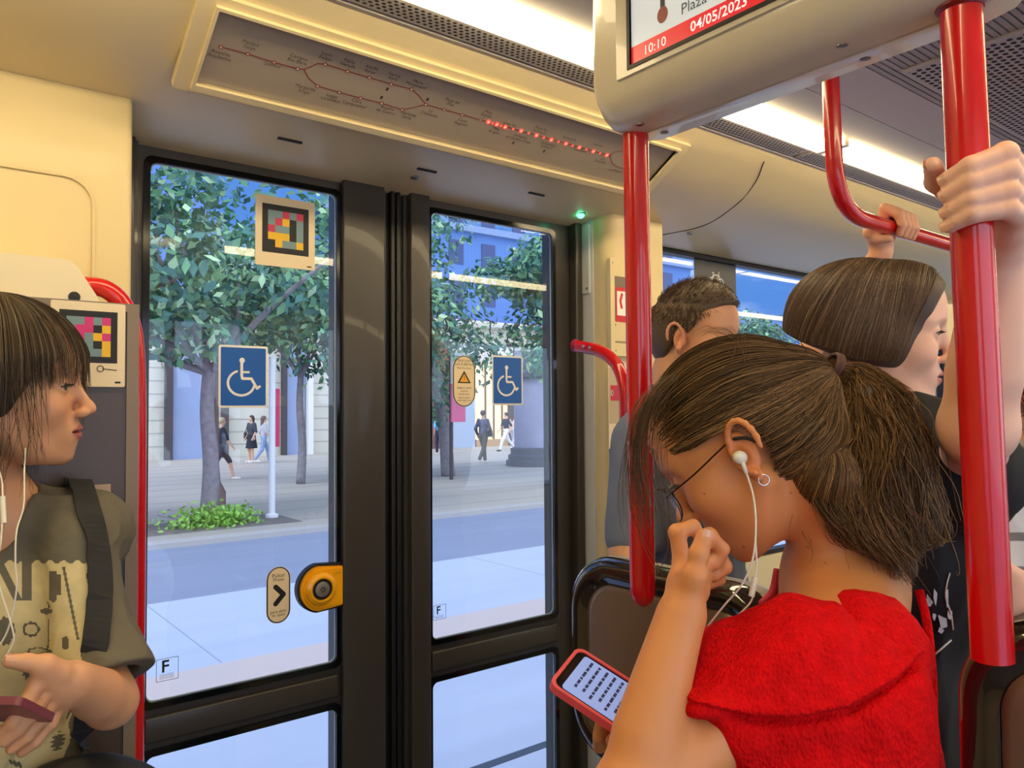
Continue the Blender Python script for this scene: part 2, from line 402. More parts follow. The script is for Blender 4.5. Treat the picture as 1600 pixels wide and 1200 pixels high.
# ------------------------------------------------------------------ ceiling lamps
lampm = mat('lamp_diffuser', (.9, .9, .9), .5, emit=(1.0, .79, .44), estr=LAMP)
def lamp(x0, x1, y0, y1, label, group):
    o = thing('ceiling_light', label, 'light', (x0, y0, ZC), group)
    MB().box((x0 + .012, y0 + .003, ZC - .014), (x1 - .012, y1 - .003, ZC + .02), lampm, bev=.002).build('diffuser', o)
    h = MB(); h.box((x0, y0 + .002, ZC - .015), (x0 + .011, y1 - .002, ZC + .025), cream); h.box((x1 - .011, y0 + .002, ZC - .015), (x1, y1 - .002, ZC + .025), cream)
    h.box((x0, y0 - .005, ZC + .02), (x1, y1 + .005, ZC + .03), cream); h.build('lamp_housing', o)
    return o
xs = [-.92, .58, 2.08, 3.58, 5.08, 6.58]; LL = 1.5
lab = {.58: 'long lit ceiling lamp directly above the route map, running up to the hanging screen', 2.08: 'long lit ceiling lamp seen past the overhead red rail, beyond the hanging screen',
       3.58: 'far lit ceiling lamp close to the hand gripping the thick red pole'}
for x in xs:
    lamp(x, x + LL, LY0, LY1, lab.get(x, 'lit ceiling lamp of the window-side row, %s' % ('behind the ticket machine end' if x < 0 else 'second last before the front end' if x < 6 else 'last before the front end')), 'window-side ceiling lamps')
for x in xs:
    lamp(x, x + LL, 2 * yc - LY1, 2 * yc - LY0, 'lit ceiling lamp of the row behind the viewer', 'ceiling lamps behind the viewer')
# perforated strips next to the lamps and wide perforated panels in the middle
perf = mat('perforation', (.012, .011, .01), .8)
def grille(x0, x1, y0, y1, z, sp, r, label, group, slots=False):
    o = thing('ceiling_vent', label, 'vent', (x0, y0, z), group)
    MB().box((x0, y0, z), (x1, y1, z + .012), grey_p, bev=.0015).build('vent_plate', o)
    h = MB(); row = 0; y = y0 + sp * 1.2
    M = np.eye(4)
    while y < y1 - sp * .9:
        x = x0 + sp * (1.5 if row % 2 else 1.0)
        while x < x1 - sp:
            n = 8
            V = [(x + r * math.cos(2 * PI * i / n) * 1.25, y + r * math.sin(2 * PI * i / n), z - .0004) for i in range(n)]
            h.add(V, [list(range(n))[::-1]], perf); x += sp * 1.15
        y += sp * .8; row += 1
    h.build('hole_pattern', o)
    s = MB()
    for x in (x0 + .015, x1 - .015):
        for y in (y0 + .012, y1 - .012): s.lathe([(.003, 0), (.003, -.001)], steel, 8, o=(x, y, z)).cut()
    s.build_each('screw_head', o)
    return o
for i, x in enumerate(xs):
    grille(x + .01, x + LL - .01, LY1 + .012, 1.276, ZC - .002, .0125, .0036,
           {1: 'narrow perforated strip between the route map and the nearest ceiling lamp', 2: 'narrow perforated strip beside the lamp beyond the hanging screen', 0: 'narrow perforated ceiling strip above the ticket machine', 3: 'narrow perforated ceiling strip near the hand on the thick red pole', 4: 'narrow perforated ceiling strip second last before the front end'}.get(i, 'narrow perforated ceiling strip last before the front end'), 'perforated strips along the lamps')
for x, l in ((1.74, 'wide perforated ceiling panel crossed by the thick red pole'), (4.2, 'wide perforated ceiling panel farther down the tram')):
    grille(x, x + 1.15, .42, .80, ZC - .006, .0185, .0058, l, 'wide perforated ceiling panels')
# green door lamp, slots and studs on the header
hx = lambda px, py: onplane(px, py, (0, 1.58, 2.117), (0, .24, .97))
o = thing('indicator_lamp', 'small green indicator lamp glowing above the right end of the door', 'lamp', PY(907, 322, 1.71))
b = PY(907, 318, 1.70); b[2] = 2.094
g = MB(); g.lathe([(.016, .003), (.016, -.001), (.013, -.004), (.010, -.004)], steel, 20, o=b); g.build('lamp_ring', o, auto=40)
g = MB(); g.lathe([(.0115, -.003), (.0105, -.010), (.006, -.014), (.001, -.015)], mat('green_glow', (.1, .9, .5), .3, emit=(.05, 1, .45), estr=9), 20, o=b); g.build('lamp_lens', o, smooth=True)
def cove_z(y):
    q = sorted([(a, b) for a, b in cove[:10]]); return float(np.interp(y, [a for a, b in q], [b for a, b in q]))
def on_cove(px, py):
    lo, hi = 1.3, 1.8
    r = ray(px, py)
    for _ in range(40):
        m_ = (lo + hi) / 2; z = 1.5 + r[2] / r[1] * m_
        if z < cove_z(m_): lo = m_
        else: hi = m_
    y = (lo + hi) / 2; return np.array([r[0] / r[1] * y, y, cove_z(y)])
for (px, py, l) in ((453, 219, 'thin dark slot in the header above the left door leaf'), (667, 266, 'thin dark slot in the header above the meeting edge of the doors'), (838, 303, 'thin dark slot in the header above the right door leaf')):
    q = on_cove(px, py); s = MB(); s.box((q[0] - .028, q[1] - .004, q[2] - .003), (q[0] + .028, q[1] + .004, q[2] + .004), black, bev=.001)
    tag(s.build('header_slot'), l, 'slot', 'slots in the header')
for (px, py, l) in ((138, 149, 'small round metal stud in the header above the cream pillar'), (648, 277, 'small round metal stud in the header by the meeting edge of the doors'), (1078, 364, 'small round metal stud above the window near the short-haired man')):
    q = on_cove(px, py); s = MB(); s.lathe([(.011, .003), (.011, -.003), (.007, -.005), (.006, -.003), (.001, -.003)], steel, 16, o=q)
    tag(s.build('header_stud', auto=40), l, 'stud', 'studs in the header')
# seam of the header panel beyond the route map
pts = bez([on_cove(1194, 252), on_cove(1180, 285), on_cove(1150, 320), on_cove(1100, 352), on_cove(1034, 367)], 8); pts[:, 2] -= .0005
MB().tube(pts, .0016, black, 6).build('trim_8', kind='structure')
# ------------------------------------------------------------------ route map sign
A = np.array([0, 1.487, 2.119]); B = np.array([0, 1.352, 2.203]); v = (B - A) / np.linalg.norm(B - A); HV = np.linalg.norm(B - A)
n_ = np.cross([1, 0, 0], v)
SX0, SX1 = .425, 1.64
off = -n_ * 0
sgn = thing('route_map_sign', 'long illuminated tram route map in a cream frame above the door', 'sign', (SX0, 1.5, 2.128))
M = frame(A, (1, 0, 0), v)                   # w axis = x cross v
wdir = M[:3, 2]                              # points to the outside or inside?
if wdir[1] > 0: fl = -1
else: fl = 1
fr = MB(); fr.ringprism([(SX0 - .035, -.022), (SX1 + .035, -.022), (SX1 + .035, HV + .022), (SX0 - .035, HV + .022)], [(SX0, 0), (SX1, 0), (SX1, HV), (SX0, HV)], -.012 * fl, .006 * fl, cream, M=M)
fr.ringprism([(SX0 - .006, -.014), (SX1 + .006, -.014), (SX1 + .006, HV + .006), (SX0 - .006, HV + .006)], [(SX0, 0), (SX1, 0), (SX1, HV), (SX0, HV)], -.012 * fl, .014 * fl, cream, M=M)
fr.build('sign_frame', sgn, auto=30)
pm = MB(); pm.box((SX0, 0, min(-.01 * fl, .0)), (SX1, HV, max(-.01 * fl, .0)), mat('map_panel', srgb(168, 156, 140), .22, coat=.3), M=M); mp_ = pm.build('map_panel', sgn)
def uv(px, py):
    q = onplane(px, py, A, wdir); return np.array([q[0], np.dot(q - A, v)])
linem = mat('map_line', srgb(150, 62, 50), .5); lab_m = mat('map_lettering', srgb(92, 78, 68), .6)
w0 = .0006 * fl
ln = MB(M=M)
a_ = [(345, 73), (387, 84), (428, 97), (465, 107), (475, 108)]
upb = [(475, 108), (486, 104), (496, 99), (508, 100), (543, 111), (577, 121), (611, 131), (643, 139), (655, 150), (665, 163)]
lob = [(475, 108), (482, 122), (496, 134), (530, 144), (563, 153), (596, 161), (628, 171), (645, 168), (665, 163), (694, 171), (722, 179), (750, 187), (763, 190), (953, 243)]
for L in (a_, upb, lob, [(953, 243), (960, 237), (985, 235)], [(953, 243), (956, 255), (965, 261), (990, 266)]): ln.path([uv(*p) for p in L], .0022, w0, linem)
for p in [(345, 73), (387, 84), (428, 97), (465, 107), (508, 100), (543, 111), (577, 121), (611, 131), (643, 139), (496, 134), (530, 144), (563, 153), (596, 161), (628, 171), (665, 163), (694, 171), (722, 179), (750, 187)]:
    ln.disc(uv(*p), .0042, w0 * 1.6, linem); ln.disc(uv(*p), .0026, w0 * 2.2, mat('map_dot', srgb(196, 178, 156), .4))
ln.build('route_line', mp_)
tx = MB(M=M)
for px, py, s_, up in ((344, 85, 'Avenida\nAcademia', 0), (391, 70, 'Parque\nGoya', 0), (425, 104, 'Juslibol', 0), (466, 92, 'Campus\nRio Ebro', 0), (510, 87, 'Leon\nFelipe', 0), (545, 98, 'Pablo\nNeruda', 0),
    (580, 108, 'Adolfo\nAznar', 0), (615, 119, 'Garcia\nAbril', 0), (652, 130, 'Maria\nMontessori', 0), (476, 139, 'Margarita\nXirgu', 0), (518, 152, 'Legaz\nLacambra', 0), (556, 160, 'Clara\nCampoamor', 0), (604, 171, 'Rosalia\nde Castro', 0),
    (637, 180, 'Martinez\nSoria', 0), (672, 175, 'La\nChimenea', 0), (706, 160, 'Plaza del\nPilar', 0), (722, 190, 'Cesar\nAugusto', 0), (762, 177, 'Plaza\nEspaña', 0), (774, 203, 'Plaza\nAragon', 0), (795, 196, 'Gran Via', 0), (812, 215, 'Fernando\nel Catolico-Goya', 0),
    (845, 203, 'Plaza San\nFrancisco', 0), (856, 227, 'Emperador\nCarlos V', 0), (888, 218, 'Romareda', 0), (904, 236, 'Casablanca', 0), (933, 228, 'Argualas', 0), (940, 250, 'Los\nOlvidados', 0), (960, 268, 'Los Pajaros', 0)):
    q = uv(px, py)
    for i, t_ in enumerate(s_.split('\n')): tx.text(t_, q[0], q[1] - .0095 * i + .004, w0 * 1.4, .0108, lab_m)
    tx.cut()
tx.build_each('station_name', mp_); tx = MB(M=M)
for px, py in ((596, 152), (605, 139), (668, 155), (802, 223), (850, 236)):
    q = uv(px, py); tx.rect(q[0] - .003, q[1] - .004, q[0] + .003, q[1] + .004, w0, lab_m).cut()
tx.build_each('interchange_mark', mp_)
led = MB(M=M); ledm = mat('led_red', (1, .1, .05), .4, emit=(1, .03, .02), estr=4); ledc = mat('led_core', (1, .5, .4), .4, emit=(1, .2, .12), estr=3)
big = [(763, 190), (776, 194), (789, 198), (814, 204), (838, 211), (861, 218), (884, 224), (905, 230), (927, 236), (948, 242)]
for i, p in enumerate(big):
    led.disc(uv(*p), .0052, w0 * 2.4, ledm, n=12); led.disc(uv(*p), .002, w0 * 3, ledc, n=10).cut()
    if i < len(big) - 1:
        q = (np.array(p) + np.array(big[i + 1])) / 2; led.disc(uv(*q), .0026, w0 * 2.4, ledm, n=10).cut()
led.build_each('station_led', mp_)
# ------------------------------------------------------------------ stickers on the glass
YG = 1.787
def gframe(px, py, yy=YG): return frame(PY(px, py, yy), (1, 0, 0), (0, 0, 1))
def size_at(px0, px1, py, yy=YG): return PY(px1, py, yy)[0] - PY(px0, py, yy)[0]
def hgt(px, y0, y1, yy=YG): return PY(px, y0, yy)[2] - PY(px, y1, yy)[2]
def wheelchair(px0, px1, y0, y1, label):
    cx, cy = (px0 + px1) / 2, (y0 + y1) / 2; w = size_at(px0, px1, cy); h = hgt(cx, y0, y1); M = gframe(cx, cy)
    o = thing('accessibility_sticker', label, 'sticker', M[:3, 3], 'wheelchair stickers on the door glass')
    b = MB(M=M); b.prism(rrect(-w / 2, -h / 2, w / 2, h / 2, .005), 0, .0004, white); b.prism(rrect(-w / 2 + .005, -h / 2 + .005, w / 2 - .005, h / 2 - .005, .003), .0004, .0007, blue); b.build('sticker_base', o)
    s = MB(M=M); k = h / 96
    T = lambda x, y: ((x - 381) * k, (590 - y) * k)
    s.path([T(378, 569), T(378, 588), T(379, 593), T(393, 593), T(402, 608), T(406, 605)], 4.2 * k, .0010, white)
    s.path([T(379, 583), T(389, 583)], 3.4 * k, .0010, white); s.disc(T(378.5, 565), 4.2 * k, .0010, white)
    arc = [T(377.5 + 20.5 * math.cos(a), 600 + 19 * math.sin(a)) for a in np.linspace(math.radians(250), math.radians(12), 24)]
    s.path(arc, 3.6 * k, .0010, white); s.build('wheelchair_symbol', o)
wheelchair(342, 419, 540, 637, 'larger blue wheelchair sticker on the left door glass')
wheelchair(769, 817, 556, 633, 'smaller blue wheelchair sticker on the right door glass, beside the warning sticker')
def pixelcode(px0, px1, y0, y1, grid, label, yy, caption=False, crop=None):
    cx, cy = (px0 + px1) / 2, (y0 + y1) / 2; w = size_at(px0, px1, cy, yy); h = hgt(cx, y0, y1, yy); M = gframe(cx, cy, yy)
    o = thing('colour_code_sticker', label, 'sticker', M[:3, 3], 'square colour mosaic stickers')
    b = MB(M=M); b.prism(rrect(-w / 2, -h / 2, w / 2, h / 2, .003), 0, .0005, creamv)
    top = h / 2 - w * .13; s = w * .78
    b.build('sticker_base', o)
    f = MB(M=M); f.rect(-s / 2, top - s, s / 2, top, .0008, ink)
    C = {'p': mat('pink_cell', srgb(214, 50, 120), .5), 'r': mat('red_cell', srgb(205, 50, 90), .5), 'y': mat('yellow_cell', srgb(238, 190, 30), .5), 'g': mat('grey_cell', srgb(120, 148, 152), .5), 'k': ink}
    n = len(grid); q = s * .76 / n
    for i, r in enumerate(grid):
        for j, ch in enumerate(r): f.rect(-s * .38 + j * q, top - s * .12 - (i + 1) * q, -s * .38 + (j + 1) * q, top - s * .12 - i * q, .0011, C[ch])
    f.build('colour_mosaic', o)
    tt = MB(M=M); tt.rect(w * .36, -h / 2 + .006, w * .44, -h / 2 + .009, .0009, ink)
    if caption:
        tt.path([(w * .16 + .005 * math.cos(a), -h / 2 + .030 + .005 * math.sin(a)) for a in np.linspace(0, 2 * PI, 14)], .0014, .0009, ink); tt.path([(w * .19, -h / 2 + .03), (w * .38, -h / 2 + .028)], .0015, .0009, ink)
    tt.build('caption', o)
    return o
pixelcode(400, 493, 310, 418, ['gggrg', 'ggryr', 'rgykg', 'yyykg', 'kygky', 'kygyy'][:5] and ['ggrgr', 'grykg', 'rggkg', 'yyykg', 'kyggy'], 'square colour mosaic sticker high on the left door glass', YG)
pixelcode(80, 197, 472, 604, ['gypgp', 'ypgkp', 'gygky', 'pgygp', 'ygygk', 'gpgyy'][:5] and ['ggpgp', 'gppky', 'ypgyp', 'gygky', 'gyggy'], 'colour mosaic sticker on the ticket machine behind the girl in the printed T-shirt', 1.4455, True)
def pill(px0, px1, y0, y1):
    cx, cy = (px0 + px1) / 2, (y0 + y1) / 2; w = size_at(px0, px1, cy); h = hgt(cx, y0, y1); return w, h, gframe(cx, cy)
def capsule(w, h, n=12):
    r = w / 2; return [(r * math.cos(a), h / 2 - r + r * math.sin(a)) for a in np.linspace(0, PI, n)] + [(r * math.cos(a), -h / 2 + r + r * math.sin(a)) for a in np.linspace(PI, 2 * PI, n)]
w, h, M = pill(416, 454, 885, 974)
o = thing('push_sticker', 'oval cream push-to-open sticker with a black arrow beside the yellow button', 'sticker', M[:3, 3])
b = MB(M=M); b.prism(capsule(w, h), 0, .0004, white); b.prism(capsule(w * .96, h * .985), .0004, .0006, ink); b.prism(capsule(w * .86, h * .945), .0006, .0009, creamv); b.build('sticker_base', o)
b = MB(M=M); b.path([(-w * .12, h * .145), (w * .2, 0), (-w * .12, -h * .15)], w * .2, .0012, ink); b.build('arrow', o)
b = MB(M=M); b.text('Pulsar', 0, h * .34, .0011, .013, ink); b.text('Press', 0, h * .27, .0011, .012, ink); b.text('para abrir', 0, -h * .29, .0011, .010, ink); b.text('to open', 0, -h * .35, .0011, .010, ink); b.build('lettering', o)
w, h, M = pill(707, 743, 555, 636)
o = thing('warning_sticker', 'oval cream door warning sticker with a yellow triangle on the right door glass', 'sticker', M[:3, 3])
b = MB(M=M); b.prism(capsule(w, h), 0, .0004, white); b.prism(capsule(w * .97, h * .985), .0004, .0006, ink); b.prism(capsule(w * .88, h * .95), .0006, .0009, creamv); b.build('sticker_base', o)
b = MB(M=M)
for s_, m_, z in ((1, ink, .0011), (.66, yellow, .0013)): b.flat([(-.29 * w * s_, .03 * h - .07 * h * s_), (.29 * w * s_, .03 * h - .07 * h * s_), (0, .03 * h + .19 * h * s_ * .9)], z, m_)
b.rect(-.001, .035 * h, .001, .10 * h, .0016, ink); b.rect(-.001, .015 * h, .001, .026 * h, .0016, ink); b.build('warning_triangle', o)
b = MB(M=M)
for s_, yy, z in (('ATENCION A', .39, .0105), ('LAS PUERTAS', .32, .0105), ('Mind the doors', .25, .0078), ('dirigirse cuando', -.13, .0075), ('suene la', -.19, .0075), ('luz de aviso', -.25, .0075), ('Don´t enter', -.32, .0075), ('when light is on', -.37, .007)): b.text(s_, 0, yy * h, .0011, z, ink)
b.build('lettering', o)
for (px0, px1, y0, y1, l) in ((244, 279, 1028, 1063, 'small clear marking with a black F low on the left door glass'), (677, 697, 945, 968, 'small clear marking with a black F low on the right door glass')):
    w, h, M = pill(px0, px1, y0, y1)
    o = thing('glass_marking', l, 'sticker', M[:3, 3], 'F markings on the door glass')
    b = MB(M=M); b.ringprism(rrect(-w / 2, -h / 2, w / 2, h / 2, .002), rrect(-w / 2 + .001, -h / 2 + .001, w / 2 - .001, h / 2 - .001, .002), 0, .0003, mat('grey_print', srgb(110, 125, 140), .5)); b.build('outline', o)
    b = MB(M=M); b.text('F', -w * .1, h * .12, .0004, h * .75, ink, bold=.02)
    for i in range(4): b.rect(-w * .35, -h * (.2 + .06 * i), w * .3, -h * (.215 + .06 * i), .0004, MATS['grey_print'])
    b.build('lettering', o)
# door push button
M = frame(PY(500, 918, 1.775), (1, 0, 0), (0, 0, 1)); o = thing('door_button', 'yellow door push button with a round metal centre on the left leaf', 'button', M[:3, 3])
def teardrop(r, xr, hr):
    return [(r * math.cos(a), r * math.sin(a)) for a in np.linspace(math.radians(100), math.radians(260), 20)] + [(xr, -hr), (xr, hr)]
b = MB(M=M); b.prism(teardrop(.059, .052, .054), -.014, .004, black); b.build('button_base', o, auto=30)
b = MB(M=M); b.prism(teardrop(.054, .053, .047), .002, .012, yellow); b.prism(teardrop(.047, .052, .042), .012, .016, yellow)
b.lathe([(.040, .012), (.038, .020), (.030, .025), (.026, .025), (.025, .020)], yellow, 32, o=(-.004, 0, 0)); b.build('button_housing', o, auto=30)
b = MB(M=M); b.lathe([(.0245, .018), (.0245, .0225), (.020, .0225), (.0195, .020)], black, 32, o=(-.004, 0, 0)); b.lathe([(.0185, .020), (.018, .025), (.014, .0265), (.001, .0265)], mat('button_metal', srgb(150, 142, 134), .4, metal=.6), 32, o=(-.004, 0, 0))
b.path([(-.010, .0), (-.004, .006), (-.0005, .003)], .002, .0268, black); b.path([(.002, 0), (-.004, -.006), (-.0075, -.003)], .002, .0268, black); b.path([(-.004, .006), (.002, 0)], .002, .0268, black); b.build('button_centre', o, auto=30)
b = MB(M=M); b.text('OPEN', .038, .032, .0166, .008, mat('yellow_engraving', srgb(190, 130, 10), .5)); b.build('lettering', o)
# ------------------------------------------------------------------ poles and rails
XP = .849; RP = .0193
def flange(b, c, r, m, dirz=1): b.lathe([(r * 1.0, 0), (r * 1.55, .002 * dirz), (r * 1.6, .008 * dirz), (r * 1.1, .014 * dirz)], m, 24, o=c)
pm0, pm1 = P(993, 212, 1.14), P(1004, 905, 1.14)
q0 = P(1502, 10, .78); q1 = P(1546, 985, .78)
q0 = np.array([.838, .328, 1.905]); 
def at_pole(px, py, d): return P(px, py, d)
t1 = at_pole(993, 203, 1.145); t2 = at_pole(1004, 905, 1.14)
o = thing('grab_pole', 'thinner-looking red grab pole between the door and the girl in red', 'pole', t2, 'red vertical grab poles')
b = MB(); b.tube([t2 + (t1 - t2) * k for k in np.linspace(0.0, 1.0, 8)], .0187, red, 28)
b.build('pole_tube', o, auto=40)
b = MB(); dn = (t2 - t1) / np.linalg.norm(t2 - t1)
b.tube([t2 + dn * x for x in (-.001, .02, .032, .04)], [.0185, .0185, .014, .004], red, 24); b.build('pole_foot', o, auto=50)
b = MB(); b.tube([t1 - dn * x for x in (-.004, -.002, .0)], [.021, .0225, .0225], mat('red_collar', srgb(120, 20, 16), .3), 24); b.build('collar', o)
t3 = at_pole(1501, 8, .785); t4 = at_pole(1550, 1010, .785)
o = thing('grab_pole', 'thick-looking foreground red grab pole gripped by a hand', 'pole', t4, 'red vertical grab poles')
b = MB(); b.tube([t4 + (t3 - t4) * k for k in np.linspace(-.02, 1.0, 8)], .0197, red, 36); b.build('pole_tube', o, auto=40)
b = MB(); dn = (t4 - t3) / np.linalg.norm(t4 - t3); b.tube([t3 - dn * x for x in (-.006, -.003, .0)], [.021, .0235, .0235], MATS['red_collar'], 24); b.build('collar', o)
# overhead rail
def smooth_path(pts, r=.08, n=8):
    pts = [np.array(p, float) for p in pts]; out = [pts[0]]
    for a, b_, c_ in zip(pts[:-2], pts[1:-1], pts[2:]):
        u1 = (a - b_) / np.linalg.norm(a - b_); u2 = (c_ - b_) / np.linalg.norm(c_ - b_)
        p0, p2 = b_ + u1 * r, b_ + u2 * r
        for t_ in np.linspace(0, 1, n): out.append((1 - t_) ** 2 * p0 + 2 * t_ * (1 - t_) * b_ + t_ * t_ * p2)
    out.append(pts[-1]); return np.array(out)
RY = .80; ra = PY(1298, 140, RY)
ra_top = np.array([ra[0] - .005, RY, 2.25]); rb = np.array([ra[0] + .012, RY, 1.888]); rc = np.array([3.2, RY, 1.888]); rd = np.array([3.28, RY, 2.25])
o = thing('overhead_rail', 'bent red overhead grab rail hanging from the ceiling behind the screen', 'rail', ra_top)
b = MB(); b.tube(smooth_path([ra_top, rb, rc, rd], .11, 12), .0165, red, 20); b.build('rail_tube', o, auto=40)
b = MB()
for c_ in (ra_top, rd): b.lathe([(.034, -.001), (.034, -.006), (.02, -.012)], red, 20, o=c_).cut()
b.build_each('ceiling_flange', o, auto=40)
b = MB()
o = thing('overhead_rail', 'short red overhead rail at the right edge beyond the raised forearm', 'rail', (2.0, .35, 2.25))
b.tube(smooth_path([P(1640, 355, 1.7), P(1575, 408, 1.75), P(1640, 430, 1.9), P(1760, 455, 2.2)], .05, 8), .0165, red, 20); b.build('rail_tube', o, auto=40)
b = MB(); b.tube([P(1640, 355, 1.7), P(1640, 355, 1.7) * [1, 1, 0] + np.array([0, 0, 2.25])], .0165, red, 20); b.build('rail_hanger', o, auto=40)
# red handle at the right pillar
o = thing('grab_bar', 'bent red grab bar fixed to the daylit pillar right of the door', 'handle', P(903, 541, 2.15))
b = MB(); pts = smooth_path([P(903, 541, 2.16), P(950, 549, 2.08), P(977, 590, 2.02), P(979, 900, 2.0), P(979, 900, 2.0) * [1, 1, 0] + np.array([0, 0, .55]), np.array([1.76, 1.66, .50])], .06, 10); b.tube(pts, .0165, red, 20); b.build('bar_tube', o, auto=40)
b = MB(); q = P(903, 541, 2.16); b.tube([q + (pts[0] - pts[1]) / np.linalg.norm(pts[0] - pts[1]) * x for x in (0, .012)], [.0165, .019], mat('pink_plastic', srgb(150, 30, 60), .4), 16); b.tube([P(911, 541, 2.12), P(911, 541, 2.10)], .004, steel, 10); b.tube([P(921, 543, 2.10), P(921, 543, 2.08)], .004, steel, 10); b.build('bar_end', o)
# ------------------------------------------------------------------ hanging info screen
XS0, XS1, YS0, YS1, ZS0, ZS1 = .778, .905, .262, .815, 1.902, 2.2495
o = thing('info_screen', 'cream hanging passenger information screen between the two red poles', 'screen', (XP, .55, ZS0))
shell = mat('screen_shell', srgb(214, 204, 178), .3, coat=.3)
b = MB()
prof = [(XS0, 2.249), (XS0, 1.952), (XS0 + .006, 1.932), (XS0 + .018, 1.915), (XS0 + .036, 1.904), (XP - .004, 1.902), (XP - .001, 1.906), (XP + .002, 1.902), (XS1 - .012, 1.904), (XS1, 1.914), (XS1, 2.249)]
def endround(y):   # roundness of the two ends
    return 0
n = len(prof)
ys = [YS0, YS0 + .008, YS0 + .03, YS0 + .06, YS1 - .05, YS1 - .025, YS1 - .008, YS1]; sh = [.035, .018, .004, 0, 0, .004, .018, .04]
V = []
for y, s_ in zip(ys, sh):
    for x, z in prof:
        zz = z + (s_ * 1.0 if z < 2.2 else 0); xx = x + (s_ * .9 if x < XP - .01 else -s_ * .6 if x > XP + .01 else 0); V.append((xx, y, zz))
Fc = [(i * n + j, (i + 1) * n + j, (i + 1) * n + j + 1, i * n + j + 1) for i in range(len(ys) - 1) for j in range(n - 1)] + [list(range(n)), list(range((len(ys) - 1) * n, len(ys) * n))[::-1]]
b.add(V, Fc, shell)
b.build('screen_housing', o, auto=50)
M = frame((XS0, .716, 1.967), (0, -1, 0), (0, 0, 1)); LW = .44; LH = .285
b = MB(M=M); wz = -1 if M[0, 2] > 0 else 1
b.ringprism([(-.026, -.012), (LW + .012, -.012), (LW + .012, LH), (-.026, LH)], [(0, 0), (LW, 0), (LW, LH - .01), (0, LH - .01)], -.002 * wz, .004 * wz, shell); b.ringprism([(-.005, -.005), (LW + .005, -.005), (LW + .005, LH), (-.005, LH)], [(0, 0), (LW, 0), (LW, LH - .01), (0, LH - .01)], .001 * wz, .0055 * wz, black); b.build('screen_bezel', o)
b = MB(M=M); b.box((0, 0, min(0, .001 * wz)), (LW, LH - .01, max(0, .001 * wz)), mat('display', (.55, .56, .55), .15, coat=.4, emit=(.80, .86, .85), estr=.42)); dsp = b.build('display', o)
rb_ = mat('display_red', srgb(205, 30, 40), .3, emit=srgb(215, 40, 50), estr=.5); dk = mat('display_ink', srgb(80, 84, 88), .3); wt = mat('display_white', (.9, .9, .9), .3, emit=(1, .9, .88), estr=.5)
b = MB(M=M); w1 = .0016 * wz
b.rect(0, .0, LW, .025, w1, rb_); b.text('04/05/2023', .143, .0125, w1 * 1.4, .0185, wt, bold=.012); b.text('10:10', .042, .0115, w1 * 1.4, .018, wt)
b.text('Plaza Aragón', .140, .041, w1 * 1.4, .0205, dk); b.rect(.125, .066, .23, .075, w1, dk); b.build('screen_lettering', dsp)
b = MB(M=M); b.rect(.052, .04, .060, .16, w1, dk); b.disc((.056, .048), .009, w1 * 1.3, mat('display_rose', srgb(170, 90, 84), .3), ry=.011); b.disc((.056, .096), .009, w1 * 1.3, dk, ry=.011); b.disc((.056, .144), .009, w1 * 1.3, dk, ry=.011); b.build('route_pictogram', dsp)
b = MB()
for y in (.80, .74, .36, .44):
    for x in ((XP - .03, XP + .022) if y in (.74, .44) else ()): b.lathe([(.006, 0), (.006, -.0012), (.003, -.0016)], steel, 14, o=(x, y, 1.9035)).cut()
b.build_each('screw_head', o)
# ------------------------------------------------------------------ ticket machine on the left
YM = 1.45
mx1 = PY(215, 700, YM)[0]; mz = PY(212, 476, YM)[2]; mx0 = -.42
o = thing('ticket_machine', 'taupe ticket machine with a cream sloping cap behind the girl in the printed T-shirt', 'machine', (mx0, YM, 0))
b = MB(); M = frame((0, YM, 0), (1, 0, 0), (0, 0, 1))
ix1 = PY(196, 700, YM)[0]
b.box((mx0, YM + .006, .0), (mx1, 1.615, mz), taupe_l, bev=.006); b.build('body', o, auto=40)
b = MB(); b.ringprism([(mx0, .08), (mx1, .08), (mx1, mz), (mx0, mz)], [(mx0 + .03, .12), (ix1, .12), (ix1, mz - .014), (mx0 + .03, mz - .014)], -.006, .004, taupe_l, M=M); b.build('front_frame', o)
b = MB(); b.box((mx0 + .028, YM - .0005, .115), (ix1 + .002, YM + .01, mz - .012), taupe); b.build('front_panel', o)
b = MB(); q = PY(160, 768, YM); b.box((q[0] - .022, YM - .003, q[2] - .014), (q[0] + .012, YM + .002, q[2] + .012), mat('machine_window', srgb(188, 158, 130), .3)); b.build('reader_plate', o)
b = MB(); zt = PY(60, 398, YM)[2]; xa, xb = PY(112, 405, YM)[0], PY(158, 470, YM)[0]
n = 10; prof = [(mx0, mz + .001), (xb, mz + .001), (xb - .004, mz + .012), (xa + .012, zt - .012), (xa, zt - .002), (xa - .012, zt), (mx0, zt)]
b.prism(prof, YM + .014, 1.612, mat('cap_cream', srgb(238, 222, 180), .3, coat=.3), axis=1); b.build('cap', o, auto=30)
b = MB(); q = PY(116, 466, YM + .013); b.lathe([(.009, .002), (.009, -.002), (.001, -.003)], black, 16, o=(q[0], YM + .013, q[2] + .002), axis=1); b.build('lock', o)
b = MB(); q1_ = PY(120, 438, 1.50); q2_ = PY(160, 436, 1.50)
pts = bez([PY(60, 441, 1.6), PY(128, 446, 1.55), PY(165, 452, 1.53), PY(192, 476, 1.52), PY(206, 512, 1.51), PY(212, 580, 1.505), (.334, 1.50, 1.40), (.334, 1.50, 1.0), (.334, 1.50, .35)], 8)
o = thing('handrail', 'curved red handrail wrapping the side of the ticket machine', 'handrail', (.334, 1.5, .35))
b.tube(pts, .0165, red, 20); b.build('rail_tube', o, auto=40)
